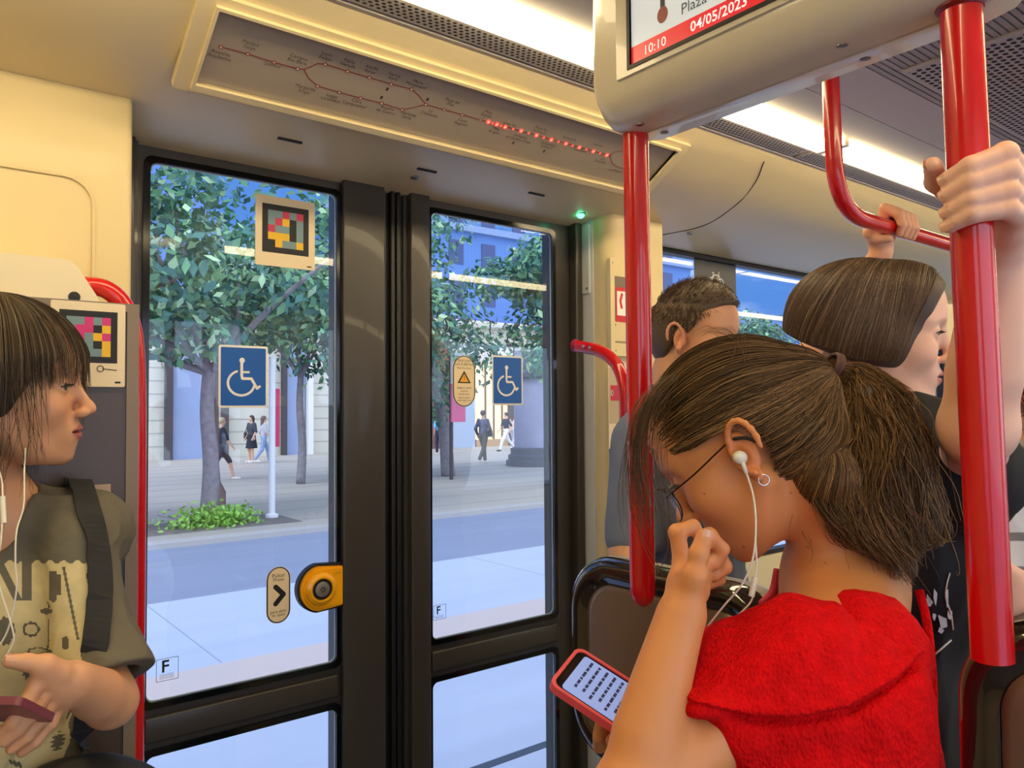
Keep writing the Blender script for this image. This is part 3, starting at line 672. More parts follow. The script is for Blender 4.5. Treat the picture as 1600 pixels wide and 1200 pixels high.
b = MB(); b.lathe([(.028, 0), (.028, -.006), (.017, -.012)], red, 20, o=(.334, 1.5, .352)); b.tube([(.334, 1.5, .36), (.300, 1.56, .36)], .012, red, 12); b.build('rail_foot', o)
# ------------------------------------------------------------------ equipment panel on the right pillar
yp = 1.655
xe0 = PY(949, 480, yp)[0]; xe1 = 1.93; xe2 = PY(1012, 480, yp)[0]
o = thing('emergency_panel', 'cream emergency equipment cover with a red framed label right of the door', 'panel', (xe0, yp, 1.4))
M = frame((0, yp, 0), (1, 0, 0), (0, 0, 1)); z_ = lambda y: PY(955, y, yp)[2]
b = MB(M=M); b.prism(rrect(xe0, z_(556), xe2, z_(404), .008), -.0005, .014, cream2); b.build('cover', o, auto=40)
b = MB(M=M); b.prism(rrect(xe0 + .018, z_(503), xe2 - .02, z_(432), .004), .0142, .0148, mat('dark_label', srgb(120, 100, 84), .4)); b.prism(rrect(xe0 + .021, z_(503), xe2 - .022, z_(449), .003), .0148, .0152, redv); b.prism(rrect(xe0 + .026, z_(493), xe2 - .03, z_(455), .003), .0152, .0156, white)
b.path([(xe0 + .045, z_(480)), (xe0 + .04, z_(470)), (xe0 + .047, z_(460))], .01, .0158, redv); b.build('red_label', o)
b = MB(M=M)
for y in (412, 508, 548): b.disc((xe0 + .010 + (.01 if y > 500 else 0), z_(y)), .0022, .0145, black, n=10).cut()
b.build_each('rivet', o); b = MB(M=M); b.prism(rrect(xe0 + .018, z_(536), xe2 - .01, z_(533), .001), .014, .0145, mat('panel_line', srgb(150, 130, 96), .5)); b.build('cover_seam', o)
o = thing('information_strip', 'cream instruction strip with small icons right of the door, below the emergency cover', 'sign', (xe0, yp, 1.0))
b = MB(M=M); b.prism(rrect(xe0 - .002, z_(880), xe2, z_(570), .006), -.0005, .003, creamv); b.prism(rrect(xe0 + .0, z_(662), xe0 + .06, z_(574), .003), .003, .0034, mat('beige_print', srgb(196, 176, 136), .5)); b.build('strip_plate', o)
b = MB(M=M); b.prism(rrect(xe0 + .006, z_(626), xe0 + .06, z_(602), .001), .0035, .004, redv); b.disc((xe0 + .012, z_(614)), .005, .0043, white, ry=.009); b.disc((xe0 + .012, z_(614)), .0022, .0046, ink, ry=.007); b.build('red_tag', o)
b = MB(M=M); b.prism(rrect(xe0 - .003, z_(727), xe0 + .05, z_(701), .001), .003, .0045, ink); b.rect(xe0 + .0, z_(727) - .002, xe0 + .05, z_(727), .0046, redv); b.text('VALIDAR', xe0 + .004, z_(714), .0048, .012, white, align='LEFT'); b.build('black_tag', o)
b = MB(M=M); b.text('Sin', xe0 + .002, z_(692), .0035, .012, ink, align='LEFT'); b.path([(xe0 + .006, z_(750)), (xe0 + .012, z_(742)), (xe0 + .018, z_(738))], .004, .0036, ink); b.rect(xe0 + .004, z_(753), xe0 + .01, z_(746), .0036, ink)
for y in (850, 853, 856): b.rect(xe0 + .004, z_(y), xe0 + .016, z_(y - 1), .0036, ink)
b.rect(xe0 - .001, z_(876), xe0 + .02, z_(860), .0036, ink); b.build('printing', o)
b = MB(M=M)
for y, m_ in ((776, mat('green_icon', srgb(90, 140, 60), .5)), (821, redv), (837, redv)): b.disc((xe0 + .009, z_(y)), .0055, .0036, m_, ry=.009); b.disc((xe0 + .009, z_(y)), .003, .0039, creamv, ry=.0055).cut()
b.build_each('round_icon', o)
# ------------------------------------------------------------------ seats
seat_bk = mat('glossy_seat_shell', srgb(40, 30, 26), .1, coat=1.0); seat_in = mat('seat_back_panel', srgb(112, 92, 76), .32, coat=.3); seat_rim = mat('seat_rim', srgb(168, 164, 156), .3)
seat_red = mat('seat_upholstery', srgb(120, 30, 30), .8, bump='noise', bscale=300, bstr=.3)
def seat(y0, y1, x, z0, z1, label, group='seats backing the viewer', rimside=1):
    o = thing('tram_seat', label, 'seat', (x, (y0 + y1) / 2, 0), group)
    M = frame((x, 0, 0), (0, -1, 0), (0, 0, 1)); M = M.copy()      # local x = -Y, local y = Z, w = -X
    a, c = -y1, -y0; w = c - a
    def outl(e, r): return rrect(a + e, z0 + e, c - e, z1 - e, r, 10)
    b = MB(M=M)
    lay = [(-.045, .012, .085), (-.040, .002, .09), (-.030, .0, .09)]
    ws = [(-.050, .016, .08), (-.046, .004, .09), (-.036, 0, .095)]
    def loft(b, lays, m):
        rings = [[(p[0], p[1], w_) for p in outl(e, r)] for w_, e, r in lays]; n = len(rings[0])
        V = [v for r_ in rings for v in r_]; F = [(i * n + j, i * n + (j + 1) % n, (i + 1) * n + (j + 1) % n, (i + 1) * n + j) for i in range(len(rings) - 1) for j in range(n)]
        b.add(V, F, m)
        return b
    bb = MB(M=M); loft(bb, [(-.052, .02, .08), (-.050, .006, .09), (-.030, 0, .095), (-.012, 0, .095)], seat_rim); bb.build('rim', o, auto=60)
    bb = MB(M=M); loft(bb, [(-.012, .001, .095), (.002, .003, .092), (.012, .012, .085), (.014, .024, .075), (.008, .036, .065), (.002, .044, .06)], seat_bk); bb.build('shell', o, auto=60)
    bb = MB(M=M); loft(bb, [(.0, .044, .06), (.004, .046, .058), (.006, .056, .05), (.006, .15, .01)], seat_in)
    bb.flat([(p[0], p[1]) for p in outl(.15, .01)], .006, seat_in); bb.build('back_panel', o, auto=60)
    bb = MB(M=M); loft(bb, [(-.050, .02, .08), (-.075, .035, .07), (-.082, .06, .05)], seat_red); bb.flat([(p[0], p[1]) for p in outl(.06, .05)][::-1], -.082, seat_red); bb.build('backrest_pad', o, auto=60)
    bb = MB(); bb.box((x + .05, y0 + .015, .44 + .35), (x + .48, y1 - .015, .50 + .35), seat_red, bev=.02); bb.build('cushion', o, auto=50)
    bb = MB(); bb.box((x + .04, y0 + .01, .76), (x + .47, y1 - .01, .80), seat_bk, bev=.012); bb.box((x + .03, y0 + .06, .78), (x + .06, y1 - .06, z0 + .08), seat_bk, bev=.01); bb.build('seat_pan', o, auto=50)
    return o
sy1 = PX(893, 1000, .945)[1]
seat(.600, sy1, .945, .905, 1.250, 'dark glossy seat back with a brown panel between the door and the girl in red')
seat(-.06, .383, .93, .86, 1.278, 'dark glossy seat back at the lower right corner below the thick red pole')
b = MB(); b.box((.965, .74, 0), (1.20, sy1 - .02, .758), cream, bev=.02); tag(b.build('seat_platform', auto=40), 'cream raised seat platform right of the door, below the brown seat back', 'platform')
b = MB(); b.box((.955, -.60, 0), (1.20, .365, .758), cream, bev=.02); tag(b.build('seat_platform', auto=40), 'cream raised seat platform under the seat at the lower right corner', 'platform')
# bicycle sticker in the far window
o = thing('bicycle_sticker', 'dark bicycle-area sticker on the window above the short-haired man', 'sticker', PY(1118, 436, 1.825))
M = frame(PY(1118, 436, 1.825), (1, 0, 0), (0, 0, 1)); w = size_at(1085, 1150, 436, 1.825); h = .16
b = MB(M=M); b.prism(rrect(-w / 2, -h / 2, w / 2, h / 2, .004), 0, .0006, mat('slate_vinyl', srgb(52, 56, 66), .4)); b.build('sticker_base', o)
b = MB(M=M)
for s_ in (-.03, .03):
    b.path([(s_ + .018 * math.cos(a), -.015 + .018 * math.sin(a)) for a in np.linspace(0, 2 * PI, 18)], .004, .001, white)
b.path([(-.03, -.015), (-.015, .015), (.02, .015), (.03, -.015)], .004, .001, white); b.path([(-.02, .022), (-.01, .022)], .004, .001, white); b.path([(.02, .028), (.018, .015), (0, -.015), (-.015, .012)], .003, .001, white); b.build('bicycle_symbol', o)
# ================================================================== outside: the street
G = -.35
conc = mat('track_concrete', srgb(176, 184, 206), .75, noise=.07, nscale=1.4, stretch=(.25, 2, 1)); asph = mat('asphalt', srgb(132, 140, 164), .8, noise=.06, nscale=3, stretch=(.2, 1, 1)); kerbm = mat('kerb_stone', srgb(176, 172, 172), .7)
side = mat('sidewalk_paving', srgb(176, 168, 160), .7, noise=.08, nscale=1.2, stretch=(.3, 1, 1)); pink = mat('pink_strip', srgb(196, 180, 178), .7); railm = mat('rail_steel', srgb(92, 98, 112), .4, metal=.5)
def ground(name, y0, y1, m, z=G, th=.3):
    MB().box((-40, y0, z - th), (150, y1, z), m).build(name, kind='structure')
ground('ground_trackbed', -12, 5.25, conc); ground('ground_strip', 5.25, 5.85, pink, G + .012); ground('ground_lane', 5.85, 8.13, conc, G + .001)
ground('ground_asphalt', 8.13, 11.35, asph, G - .01); ground('ground_kerb', 11.35, 11.65, kerbm, G + .06); ground('ground_sidewalk', 11.65, 40, side, G + .05)
for y, l in ((3.32, 'nearer steel rail groove in the pale track bed outside the door'), (4.76, 'farther steel rail groove in the pale track bed outside the door')):
    b = MB(); b.box((-40, y - .03, G - .02), (150, y + .03, G + .004), railm); tag(b.build('track_rail'), l, 'rail')
# slab joints and paving bands
b = MB()
for i in range(-20, 80): b.box((i * 1.9, 5.9, G - .01), (i * 1.9 + .012, 8.1, G + .0025), mat('joint', srgb(150, 156, 176), .8)); 
b.build('ground_joints', kind='structure')
b = MB()
for i in range(0, 14): b.box((-40, 12.4 + i * 1.35, G), (150, 12.46 + i * 1.35, G + .0525), mat('paving_band', srgb(158, 152, 148), .8))
b.build('ground_bands', kind='structure')
# facade
YF = 31.5; ZS = G + .05
o = thing('building', 'long cream stone building across the street with shop fronts and dark pilasters', 'building', (18, YF, ZS))
stone = mat('pale_stone', srgb(212, 208, 196), .8, noise=.05, nscale=.8); stoneb = mat('blue_grey_panel', srgb(150, 166, 206), .6, noise=.06, nscale=1); dkp = mat('dark_pilaster', srgb(74, 68, 74), .6); brick = mat('dark_brick', srgb(120, 84, 78), .8, noise=.2, nscale=3)
jm = mat('stone_joint', srgb(176, 172, 166), .8)
b = MB(); b.box((-25, YF, ZS), (110, YF + 8, 5.6), stone)
for z in np.arange(ZS + .5, 5.5, .5): b.box((-25, YF - .012, z), (110, YF, z + .035), jm)
b.build('wall', o)
b = MB(); b.box((-25, YF - .35, 5.6), (110, YF + 8, 5.95), stone, bev=.1); b.build('cornice', o)
fx = lambda px: PY(px, 690, YF - .1)[0]
def panel(name, px0, px1, m, z1=4.6, z0=ZS, dep=.12):
    b = MB(); b.box((fx(px0), YF - dep, z0), (fx(px1), YF + .02, z1), m); return b.build(name, o)
for a, c in ((257, 268), (346, 355), (440, 446)): panel('pilaster', a, c, dkp, 4.9, dep=.3)
for a, c in ((268, 316), (446, 476)): panel('shop_panel', a, c, stoneb, 4.5)
panel('pilaster', 478, 486, mat('white_pilaster', srgb(232, 230, 226), .7), 5.2, dep=.35)
panel('brick_wall', 640, 700, brick, 5.2, dep=.2); panel('shop_panel', 708, 742, mat('pale_blue_panel', srgb(176, 190, 212), .6), 4.0)
panel('shop_panel', 800, 905, mat('grey_mauve_panel', srgb(150, 148, 170), .6), 4.6, dep=.1); panel('pilaster', 794, 801, dkp, 4.9, dep=.3)
b = MB(); b.box((fx(744), YF - .06, ZS + .35), (fx(795), YF - .02, 3.9), mat('lit_shop_window', srgb(225, 190, 140), .4, emit=(1, .78, .45), estr=.75, noise=.2, nscale=2)); b.build('shop_window', o)
b = MB(); b.box((fx(744), YF - .45, 3.9), (fx(796), YF, 4.7), mat('shop_fascia', srgb(226, 216, 206), .6)); b.box((fx(744), YF - .15, ZS), (fx(795), YF, ZS + .35), mat('shop_base', srgb(190, 150, 110), .6)); b.build('shop_front', o)
b = MB()
for p_ in (758, 771, 784): b.box((fx(p_), YF - .1, ZS), (fx(p_) + .09, YF - .05, 3.9), mat('window_mullion', srgb(120, 90, 66), .5)).cut()
b.build_each('mullion', o)
# upper building mass farther off: blue of the shade put into its wall colour
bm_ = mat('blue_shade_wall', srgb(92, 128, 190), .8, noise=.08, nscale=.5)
for (x0, x1, h, y, l) in ((-6, 14, 19, 46, 'tall blue-grey apartment block behind the left tree crowns'), (22, 60, 15, 48, 'wide blue-grey apartment block behind the right tree crowns')):
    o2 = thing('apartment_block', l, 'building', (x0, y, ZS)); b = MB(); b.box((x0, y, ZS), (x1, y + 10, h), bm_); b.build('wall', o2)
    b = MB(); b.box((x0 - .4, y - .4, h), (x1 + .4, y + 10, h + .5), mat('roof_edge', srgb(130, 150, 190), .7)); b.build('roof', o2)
    b = MB()
    for i in range(int((x1 - x0) / 3)):
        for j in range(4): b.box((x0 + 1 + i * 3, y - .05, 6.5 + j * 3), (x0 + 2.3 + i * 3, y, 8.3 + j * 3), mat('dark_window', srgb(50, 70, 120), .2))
    b.build('window_pattern', o2)
# street furniture
def street(px, base_y, Y=None):
    z = G + .05; r = ray(px, base_y); d = (z - 1.5) / r[2]; return CAMP + r * d
def groundpt(px, Y):
    r = ray(px, 700); k = Y / r[1]; return np.array([r[0] * k, Y, G + .05])
q = groundpt(425, 13.0); o = thing('street_post', 'slim white street post beside the left tree with a small red banner', 'post', q)
b = MB(); b.tube([q, q + [0, 0, 2.75]], .055, mat('white_post', srgb(226, 226, 232), .5), 16); b.lathe([(.11, 0), (.11, .05), (.06, .08)], MATS['white_post'], 16, o=q); b.build('post', o, auto=40)
b = MB(); b.box(q + [.02, .06, 1.2], q + [.16, .10, 2.2], mat('rose_banner', srgb(206, 60, 96), .6)); b.build('banner', o)
q = groundpt(705, 17.0); o = thing('sign_panel', 'pink and white street sign panel beside the slanting trunk seen through the right door', 'sign', q)
b = MB(); b.tube([q, q + [0, 0, 3.2]], .05, dkp, 12); b.build('post', o)
b = MB(); b.box(q + [-.05, -.12, 1.5], q + [.38, -.05, 2.5], mat('rose_panel', srgb(232, 120, 160), .5)); b.box(q + [-.05, -.12, 2.5], q + [.38, -.05, 3.3], mat('pale_panel', srgb(226, 226, 236), .5)); b.build('panel', o)
# advertising column
q = groundpt(836, 19.5); o = thing('advertising_column', 'round grey advertising column on a dark stepped base, seen through the right door', 'column', q)
b = MB(); b.lathe([(.95, 0), (.95, .18), (.88, .2), (.88, .34), (.80, .38), (.80, .56), (.70, .6)], mat('column_base', srgb(74, 76, 92), .6), 40, o=q); b.build('base', o, auto=30)
b = MB(); b.lathe([(.68, .55), (.68, 2.8)], mat('column_drum', srgb(150, 152, 182), .6, noise=.1, nscale=2), 40, o=q); b.build('drum', o, auto=30)
b = MB(); b.lathe([(.70, 2.8), (.86, 2.86), (.86, 3.0), (.6, 3.2), (.25, 3.5), (.05, 3.9)], MATS['column_base'], 40, o=q); b.build('cap', o, auto=30)
# ornate street lamp
q = groundpt(336, 15.0); o = thing('street_lamp', 'ornate street lamp with a cluster of globes among the leaves left of the wheelchair sticker', 'lamp', q)
b = MB(); b.lathe([(.2, 0), (.2, .3), (.1, .5), (.07, .9), (.055, 2.9), (.08, 3.0), (.04, 3.05), (.03, 3.75), (.001, 3.85)], mat('bronze_post', srgb(120, 92, 88), .5), 16, o=q); b.build('post', o, auto=40)
for a in range(4):
    dx, dy = .32 * math.cos(a * PI / 2 + .5), .32 * math.sin(a * PI / 2 + .5)
    b = MB(); b.tube(bez([q + [0, 0, 2.85], q + [dx * .6, dy * .6, 2.8], q + [dx, dy, 2.95]], 5), .022, MATS['bronze_post'], 8); b.build('arm', o)
    b = MB(); b.lathe([(.03, -.02), (.09, .03), (.12, .12), (.10, .2), (.03, .25)], mat('lamp_globe', srgb(236, 226, 214), .3), 14, o=q + [dx, dy, 2.97]); b.build('globe', o, smooth=True)
# trees
rng = np.random.default_rng(7)
bark = mat('bark', srgb(138, 132, 140), .9, noise=.25, nscale=9, bump='noise', bscale=20, bstr=.6)
def leafmat(name, c):
    m = mat(name, c, .55, noise=.35, nscale=1.1); t_ = m.node_tree; b_ = t_.nodes['Principled BSDF']; b_.inputs['Subsurface Weight'].default_value = 0
    return m
lv = [leafmat('leaves_teal', srgb(72, 122, 112)), leafmat('leaves_mid', srgb(98, 148, 106)), leafmat('leaves_light', srgb(164, 198, 152))]
def leaves(c, rad, n, size, par, name='foliage', seed=0, blobs=16, flatz=.75):
    r = np.random.default_rng(seed)
    bc = r.normal(size=(blobs, 3)); bc /= np.linalg.norm(bc, axis=1)[:, None]; bc *= (r.uniform(.3, .85, (blobs, 1))) * np.array(rad); bc += c
    br = r.uniform(.26, .48, blobs) * rad[0]
    k = r.integers(0, blobs, n); d = r.normal(size=(n, 3)); d /= np.linalg.norm(d, axis=1)[:, None]
    p = bc[k] + d * (br[k] * r.uniform(.55, 1.05, n))[:, None] * [1.25, 1.25, flatz]
    nn = d + r.normal(size=(n, 3)) * .5; nn[:, 2] += .4; nn /= np.linalg.norm(nn, axis=1)[:, None]
    u = np.cross(nn, r.normal(size=(n, 3))); u /= np.linalg.norm(u, axis=1)[:, None]; v_ = np.cross(nn, u)
    s = size * r.uniform(.6, 1.3, n)[:, None]
    V = np.stack([p - u * s, p - v_ * s * .5 + u * s * .1, p + u * s, p + v_ * s * .55 - u * s * .1], 1).reshape(-1, 3)
    F = np.arange(4 * n).reshape(n, 4); mi = r.choice(3, n, p=[.5, .34, .16])
    return link_mesh(name, V, F, lv, par, mi)
def tree(px, Y, h0, crown, rad, n, label, lean=(0, 0), tr=.16, seed=1, size=.105, blobs=18):
    q = groundpt(px, Y); o = thing('street_tree', label, 'tree', q, 'street trees along the sidewalk')
    top = q + [lean[0], lean[1], h0]
    b = MB(); b.tube(bez([q, q + [lean[0] * .3 + .04, lean[1] * .3, h0 * .35], q + [lean[0] * .6 - .03, lean[1] * .7, h0 * .7], top], 5), np.linspace(tr * 1.15, tr * .75, 16), bark, 12); b.build('trunk', o, smooth=True)
    cc = q + [lean[0] + crown[0], lean[1] + crown[1], crown[2]]
    r = np.random.default_rng(seed)
    b = MB()
    for i in range(7):
        e = cc + r.normal(size=3) * np.array(rad) * .32; mid = (top + e) / 2 + r.normal(size=3) * .15; b.tube(bez([top - [0, 0, .15], mid, e], 5), np.linspace(tr * .5, .03, 11), bark, 8)
    b.build('branches', o, smooth=True)
    f = leaves(cc, rad, n, size, o, seed=seed, blobs=blobs)
    return q
tree(326, 13.2, 2.6, (-.4, 0, 3.95), (2.7, 2.2, 2.5), 7000, 'nearest street tree, straight grey trunk with a bush at its foot', seed=3, tr=.13)
tree(700, 18.0, 2.8, (-.6, .2, 4.6), (3.6, 2.6, 3.0), 8000, 'street tree with a slanting dark trunk seen through the right door glass', lean=(-.4, 0), seed=5, tr=.17, blobs=20)
tree(-120, 13.4, 2.7, (.3, 0, 4.3), (2.0, 2.0, 2.0), 3500, 'street tree whose crown shows at the far left edge of the left door glass', seed=8)
tree(470, 18.6, 2.8, (0, 0, 5.0), (3.0, 2.4, 2.7), 9000, 'street tree standing farther back behind the slim white post', seed=11, tr=.1)
tree(905, 13.4, 2.7, (-.5, 0, 4.5), (2.1, 2.0, 2.2), 7000, 'street tree partly hidden by the right door frame', seed=13)
tree(1180, 18.4, 2.7, (0, 0, 4.6), (1.9, 1.9, 1.4), 2200, 'distant street tree glimpsed in the window behind the passengers', seed=17)
q = groundpt(330, 12.75)
o = thing('green_bush', 'low bright green bush at the foot of the nearest street tree', 'bush', q)
r_ = np.random.default_rng(4); n = 1100; p_ = q + r_.normal(size=(n, 3)) * [.30, .2, .09] + [0.05, 0, .12]; p_[:, 2] = np.maximum(p_[:, 2], q[2] + .02)
u_ = r_.normal(size=(n, 3)); u_ /= np.linalg.norm(u_, axis=1)[:, None]; v2 = np.cross(u_, r_.normal(size=(n, 3))); v2 /= np.linalg.norm(v2, axis=1)[:, None]
V = np.stack([p_ - u_ * .05, p_ - v2 * .025, p_ + u_ * .05, p_ + v2 * .025], 1).reshape(-1, 3)
link_mesh('leaves', V, np.arange(4 * n).reshape(n, 4), mat('bright_leaves', srgb(140, 190, 84), .5, noise=.2), o)
b = MB()
for i in range(10): b.tube([q + [0, 0, .0], q + [r_.normal() * .25, r_.normal() * .12, .2]], .008, bark, 5)
b.build('stems', o)
b = MB(); b.box(q + [-1.1, -.55, -.02], q + [1.3, .75, .008], mat('tree_pit_soil', srgb(120, 112, 110), .9, noise=.2, nscale=6)); tag(b.build('tree_pit'), 'dark square of soil around the foot of the nearest street tree', 'tree pit')

# pedestrians on the sidewalk: see people below
# ================================================================== people: implicit surfaces
def I4(): return np.eye(4)
def cdir(r, u, b):
    """direction given along image right, image up and towards the viewer -> world"""
    v = r * RT + u * UP - b * FW; return v / np.linalg.norm(v)
def cd(px, py, r, u, b):
    """the same, relative to the line of sight through a point of the view"""
    w = ray(px, py); w = w / np.linalg.norm(w); rr_ = np.cross(w, UP); rr_ /= np.linalg.norm(rr_); uu_ = np.cross(rr_, w)
    v = r * rr_ + u * uu_ - b * w; return v / np.linalg.norm(v)
class SDF:
    def __init__(s): s.p = []; s.M = (np.zeros(3), np.eye(3), 1.)
    def frame(s, o, f, u, S=1.):
        f = np.array(f, float); f /= np.linalg.norm(f); u = np.array(u, float); u -= f * np.dot(u, f); u /= np.linalg.norm(u); l = np.cross(u, f)
        s.M = (np.array(o, float), np.stack([f, l, u], 1), S); return s
    def world(s): s.M = (np.zeros(3), np.eye(3), 1.); return s
    def W(s, p): o, R, S = s.M; return o + R @ (np.array(p, float) * S)
    def ell(s, c, r, k=.01, op='u', rot=None):
        o, R, S = s.M; c = s.W(c); r = np.array(r, float) * S; R2 = R if rot is None else R @ rot
        def f(P):
            q = (P - c) @ R2; a = np.sqrt(((q / r) ** 2).sum(1)); b = np.sqrt(((q / r ** 2) ** 2).sum(1)) + 1e-9
            return np.where(a < 1e-3, -r.min(), a * (a - 1) / b)
        s.p.append((f, c, r.max(), k * S, op)); return s
    def cone(s, a, b, ra, rb, k=.01, op='u'):
        S = s.M[2]; a = s.W(a); b = s.W(b); ra *= S; rb *= S; d = b - a; L2 = np.dot(d, d) + 1e-12
        def f(P):
            h = np.clip((P - a) @ d / L2, 0, 1); return np.linalg.norm(P - a - h[:, None] * d, axis=1) - (ra + (rb - ra) * h)
        s.p.append((f, (a + b) / 2, math.sqrt(L2) / 2 + max(ra, rb), k * S, op)); return s
    def chain(s, pts, rs, k=.006, op='u'):
        for i in range(len(pts) - 1): s.cone(pts[i], pts[i + 1], rs[i], rs[i + 1], k if i == 0 else min(k, .004 if max(rs) < .02 else k), op)
        return s
    def fn(s, f, c, r, k=.003, op='i'): s.p.append((f, np.array(c, float), r, k, op)); return s
    def ev(s, P, sel=None):
        d = np.full(len(P), 1.0)
        for i, (f, c, r, k, op) in enumerate(s.p):
            if sel is not None and not sel[i]: continue
            v = f(P)
            if op == 'u':
                h = np.maximum(k - np.abs(d - v), 0) / k; d = np.minimum(d, v) - h * h * k * .25
            elif op == 's':
                v = -v; h = np.maximum(k - np.abs(d - v), 0) / k; d = np.maximum(d, v) + h * h * k * .25
            elif op == 'i':
                h = np.maximum(k - np.abs(d - v), 0) / k; d = np.maximum(d, v) + h * h * k * .25
            elif op == 'd': d = d + v
        return d
    def mesh(s, vox, lo=None, hi=None, B=16):
        U = [p for p in s.p if p[4] == 'u']
        l = np.min([p[1] - p[2] for p in U], 0) - .02; h = np.max([p[1] + p[2] for p in U], 0) + .02
        if lo is not None: l = np.maximum(l, lo)
        if hi is not None: h = np.minimum(h, hi)
        bs = B * vox; n = np.ceil((h - l) / bs).astype(int); i0 = np.floor(l / vox).astype(int)
        g = np.stack(np.meshgrid(*[np.arange(k) for k in n], indexing='ij'), -1).reshape(-1, 3)
        base = i0 + g * B; cen = (base + B / 2) * vox; rad = bs * .87
        C = np.stack([p[1] for p in s.p]); Rr = np.array([p[2] for p in s.p]); Kk = np.array([p[3] for p in s.p]); isu = np.array([p[4] == 'u' for p in s.p])
        grid = vdb.FloatGrid(background=.05); bg = 4 * vox
        dc = s.ev(cen)
        loc = np.stack(np.meshgrid(*[np.arange(B)] * 3, indexing='ij'), -1).reshape(-1, 3)
        near = dc < rad * 1.7 + .01
        grid = vdb.FloatGrid(bg)
        for j in np.nonzero(near)[0]:
            D = np.linalg.norm(C - cen[j], axis=1); sel = D < Rr + rad + Kk + 3 * vox
            if not (sel & isu).any(): continue
            if dc[j] < -(rad * 2.6 + .01):
                b0 = base[j]; grid.fill(tuple(int(x) for x in b0), tuple(int(x) + B - 1 for x in b0), -bg, True); continue
            v = s.ev((base[j] + loc) * vox, sel)
            grid.copyFromArray(np.clip(v, -bg, bg).astype(np.float32).reshape(B, B, B), ijk=tuple(int(x) for x in base[j]))
        pts, quads = grid.convertToQuads(0.0)
        return np.asarray(pts, float) * vox, np.asarray(quads)[:, ::-1].astype(np.int32)
def smooth_link(name, VQ, m, parent, cols=None): return link_mesh(name, VQ[0], VQ[1], m, parent, smooth=True, cols=cols)
# --- head: f forward, l to the person's left, u up; origin between the ears
def head(S, o, f, u, sc=1., male=False, mouth_open=0., eye_open=.0042, jaw=1., hollow_eye=True):
    S.frame(o, f, u, sc); E = S.ell; Cn = S.cone
    E((-.012, 0, .045), (.095, .073, .085), .02)
    E((.030, 0, .050), (.054, .060, .062), .03)
    E((.030, 0, -.020), (.050, .055, .072), .03)
    E((.020, 0, -.056), (.056, .049 * jaw, .042), .03)
    for s_ in (-1, 1): Cn((-.002, .056 * s_, -.035), (.050, .026 * s_, -.080), .014, .013, .025)
    E((.066, 0, -.087), (.016, .020, .015), .022)
    for s_ in (-1, 1):
        E((.052, .040 * s_, -.016), (.026, .021, .022), .028)
        Cn((.0755, .012 * s_, .036), (.062, .046 * s_, .034), .008 if male else .006, .007, .018)
        E((.0935, .030 * s_, .016), (.016, .019, .013), .016, 's')
    E((.070, 0, -.052), (.019, .029, .024), .018)
    Cn((.0785, 0, .028), (.1010, 0, -.012), .0062, .0076, .013)
    E((.1040, 0, -.0190), (.0100, .0092, .0086), .009)
    for s_ in (-1, 1): E((.0965, .0110 * s_, -.0250), (.0100, .0062, .0068), .007)
    for s_ in (-1, 1): E((.1005, .0058 * s_, -.0322), (.0046, .0028, .0026), .003, 's')
    # lips
    S.chain([(.081, -.0215, -.0520), (.0868, -.010, -.0488), (.0895, 0, -.0478), (.0868, .010, -.0488), (.081, .0215, -.0520)], [.0022, .0047, .0052, .0047, .0022], .004)
    S.chain([(.081, -.019, -.0540), (.0855, -.009, -.0582), (.0872, 0, -.0592), (.0855, .009, -.0582), (.081, .019, -.0540)], [.0022, .0053, .0063, .0053, .0022], .005)
    E((.0905, 0, -.0531), (.0125, .021, .0011 + mouth_open), .0025, 's')
    # eyelids
    for s_ in (-1, 1):
        E((.0700, .0310 * s_, .0155), (.0137, .0137, .0130), .006)
        E((.0845, .0315 * s_, .0150), (.0095, .0128, eye_open), .0018, 's')
    # ears
    for s_ in (-1, 1):
        a = math.radians(12); 
        pts = []
        for t_ in np.linspace(-200, 75, 14):
            x = -.014 + .0165 * math.cos(math.radians(t_)); z = .006 - .029 * math.sin(math.radians(t_)) * (1 if True else 1)
            pts.append((x - z * .18, (.0800 + .010 * (-(x + .004) / .02) * .8 + .003) * s_, z))
        E((-.009, .075 * s_, .003), (.0145, .0085, .025), .006, rot=None)
        S.chain(pts, [.0026] + [.0032] * 12 + [.0045], .003)
        E((-.006, .0785 * s_, -.0255), (.0070, .0040, .0090), .005)
        E((-.006, .0865 * s_, .000), (.0088, .0090, .0135), .004, 's')
        Cn((.004, .0745 * s_, -.003), (.0035, .076 * s_, -.009), .0042, .0036, .004)
    return S
def head_cols(V, S, o, f, u, sc, base, lip, blush=(.0, 0, 0), c0=None):
    S.frame(o, f, u, sc); o_, R, s_ = S.M; q = (V - o_) @ R / s_
    C = np.tile(np.array(base, float), (len(V), 1)) if c0 is None else c0
    x, y, z = q.T
    w = np.clip(1 - ((y / .0225) ** 2 + ((z + .0535) / (.0125 * np.sqrt(np.clip(1 - (y / .025) ** 2, .03, 1)))) ** 2), 0, 1) * (x > .075)
    w = np.clip(w * 3.5, 0, 1)[:, None]; C = C * (1 - w) + np.array(lip) * w
    b = np.exp(-(((x - .06) / .03) ** 2 + ((np.abs(y) - .042) / .022) ** 2 + ((z + .02) / .022) ** 2))[:, None]; C = C * (1 - b * .35) + C * np.array([1.08, .80, .78]) * b * .35
    e = (np.exp(-(((x + .01) / .02) ** 2 + ((z) / .035) ** 2)) * (np.abs(y) > .07))[:, None]; C = C * (1 - e * .5) + C * np.array([1.12, .72, .66]) * e * .5
    n = np.exp(-(((x - .105) / .012) ** 2 + (y / .012) ** 2 + ((z + .022) / .012) ** 2))[:, None]; C = C * (1 - n * .4) + C * np.array([1.08, .82, .8]) * n * .4
    return C
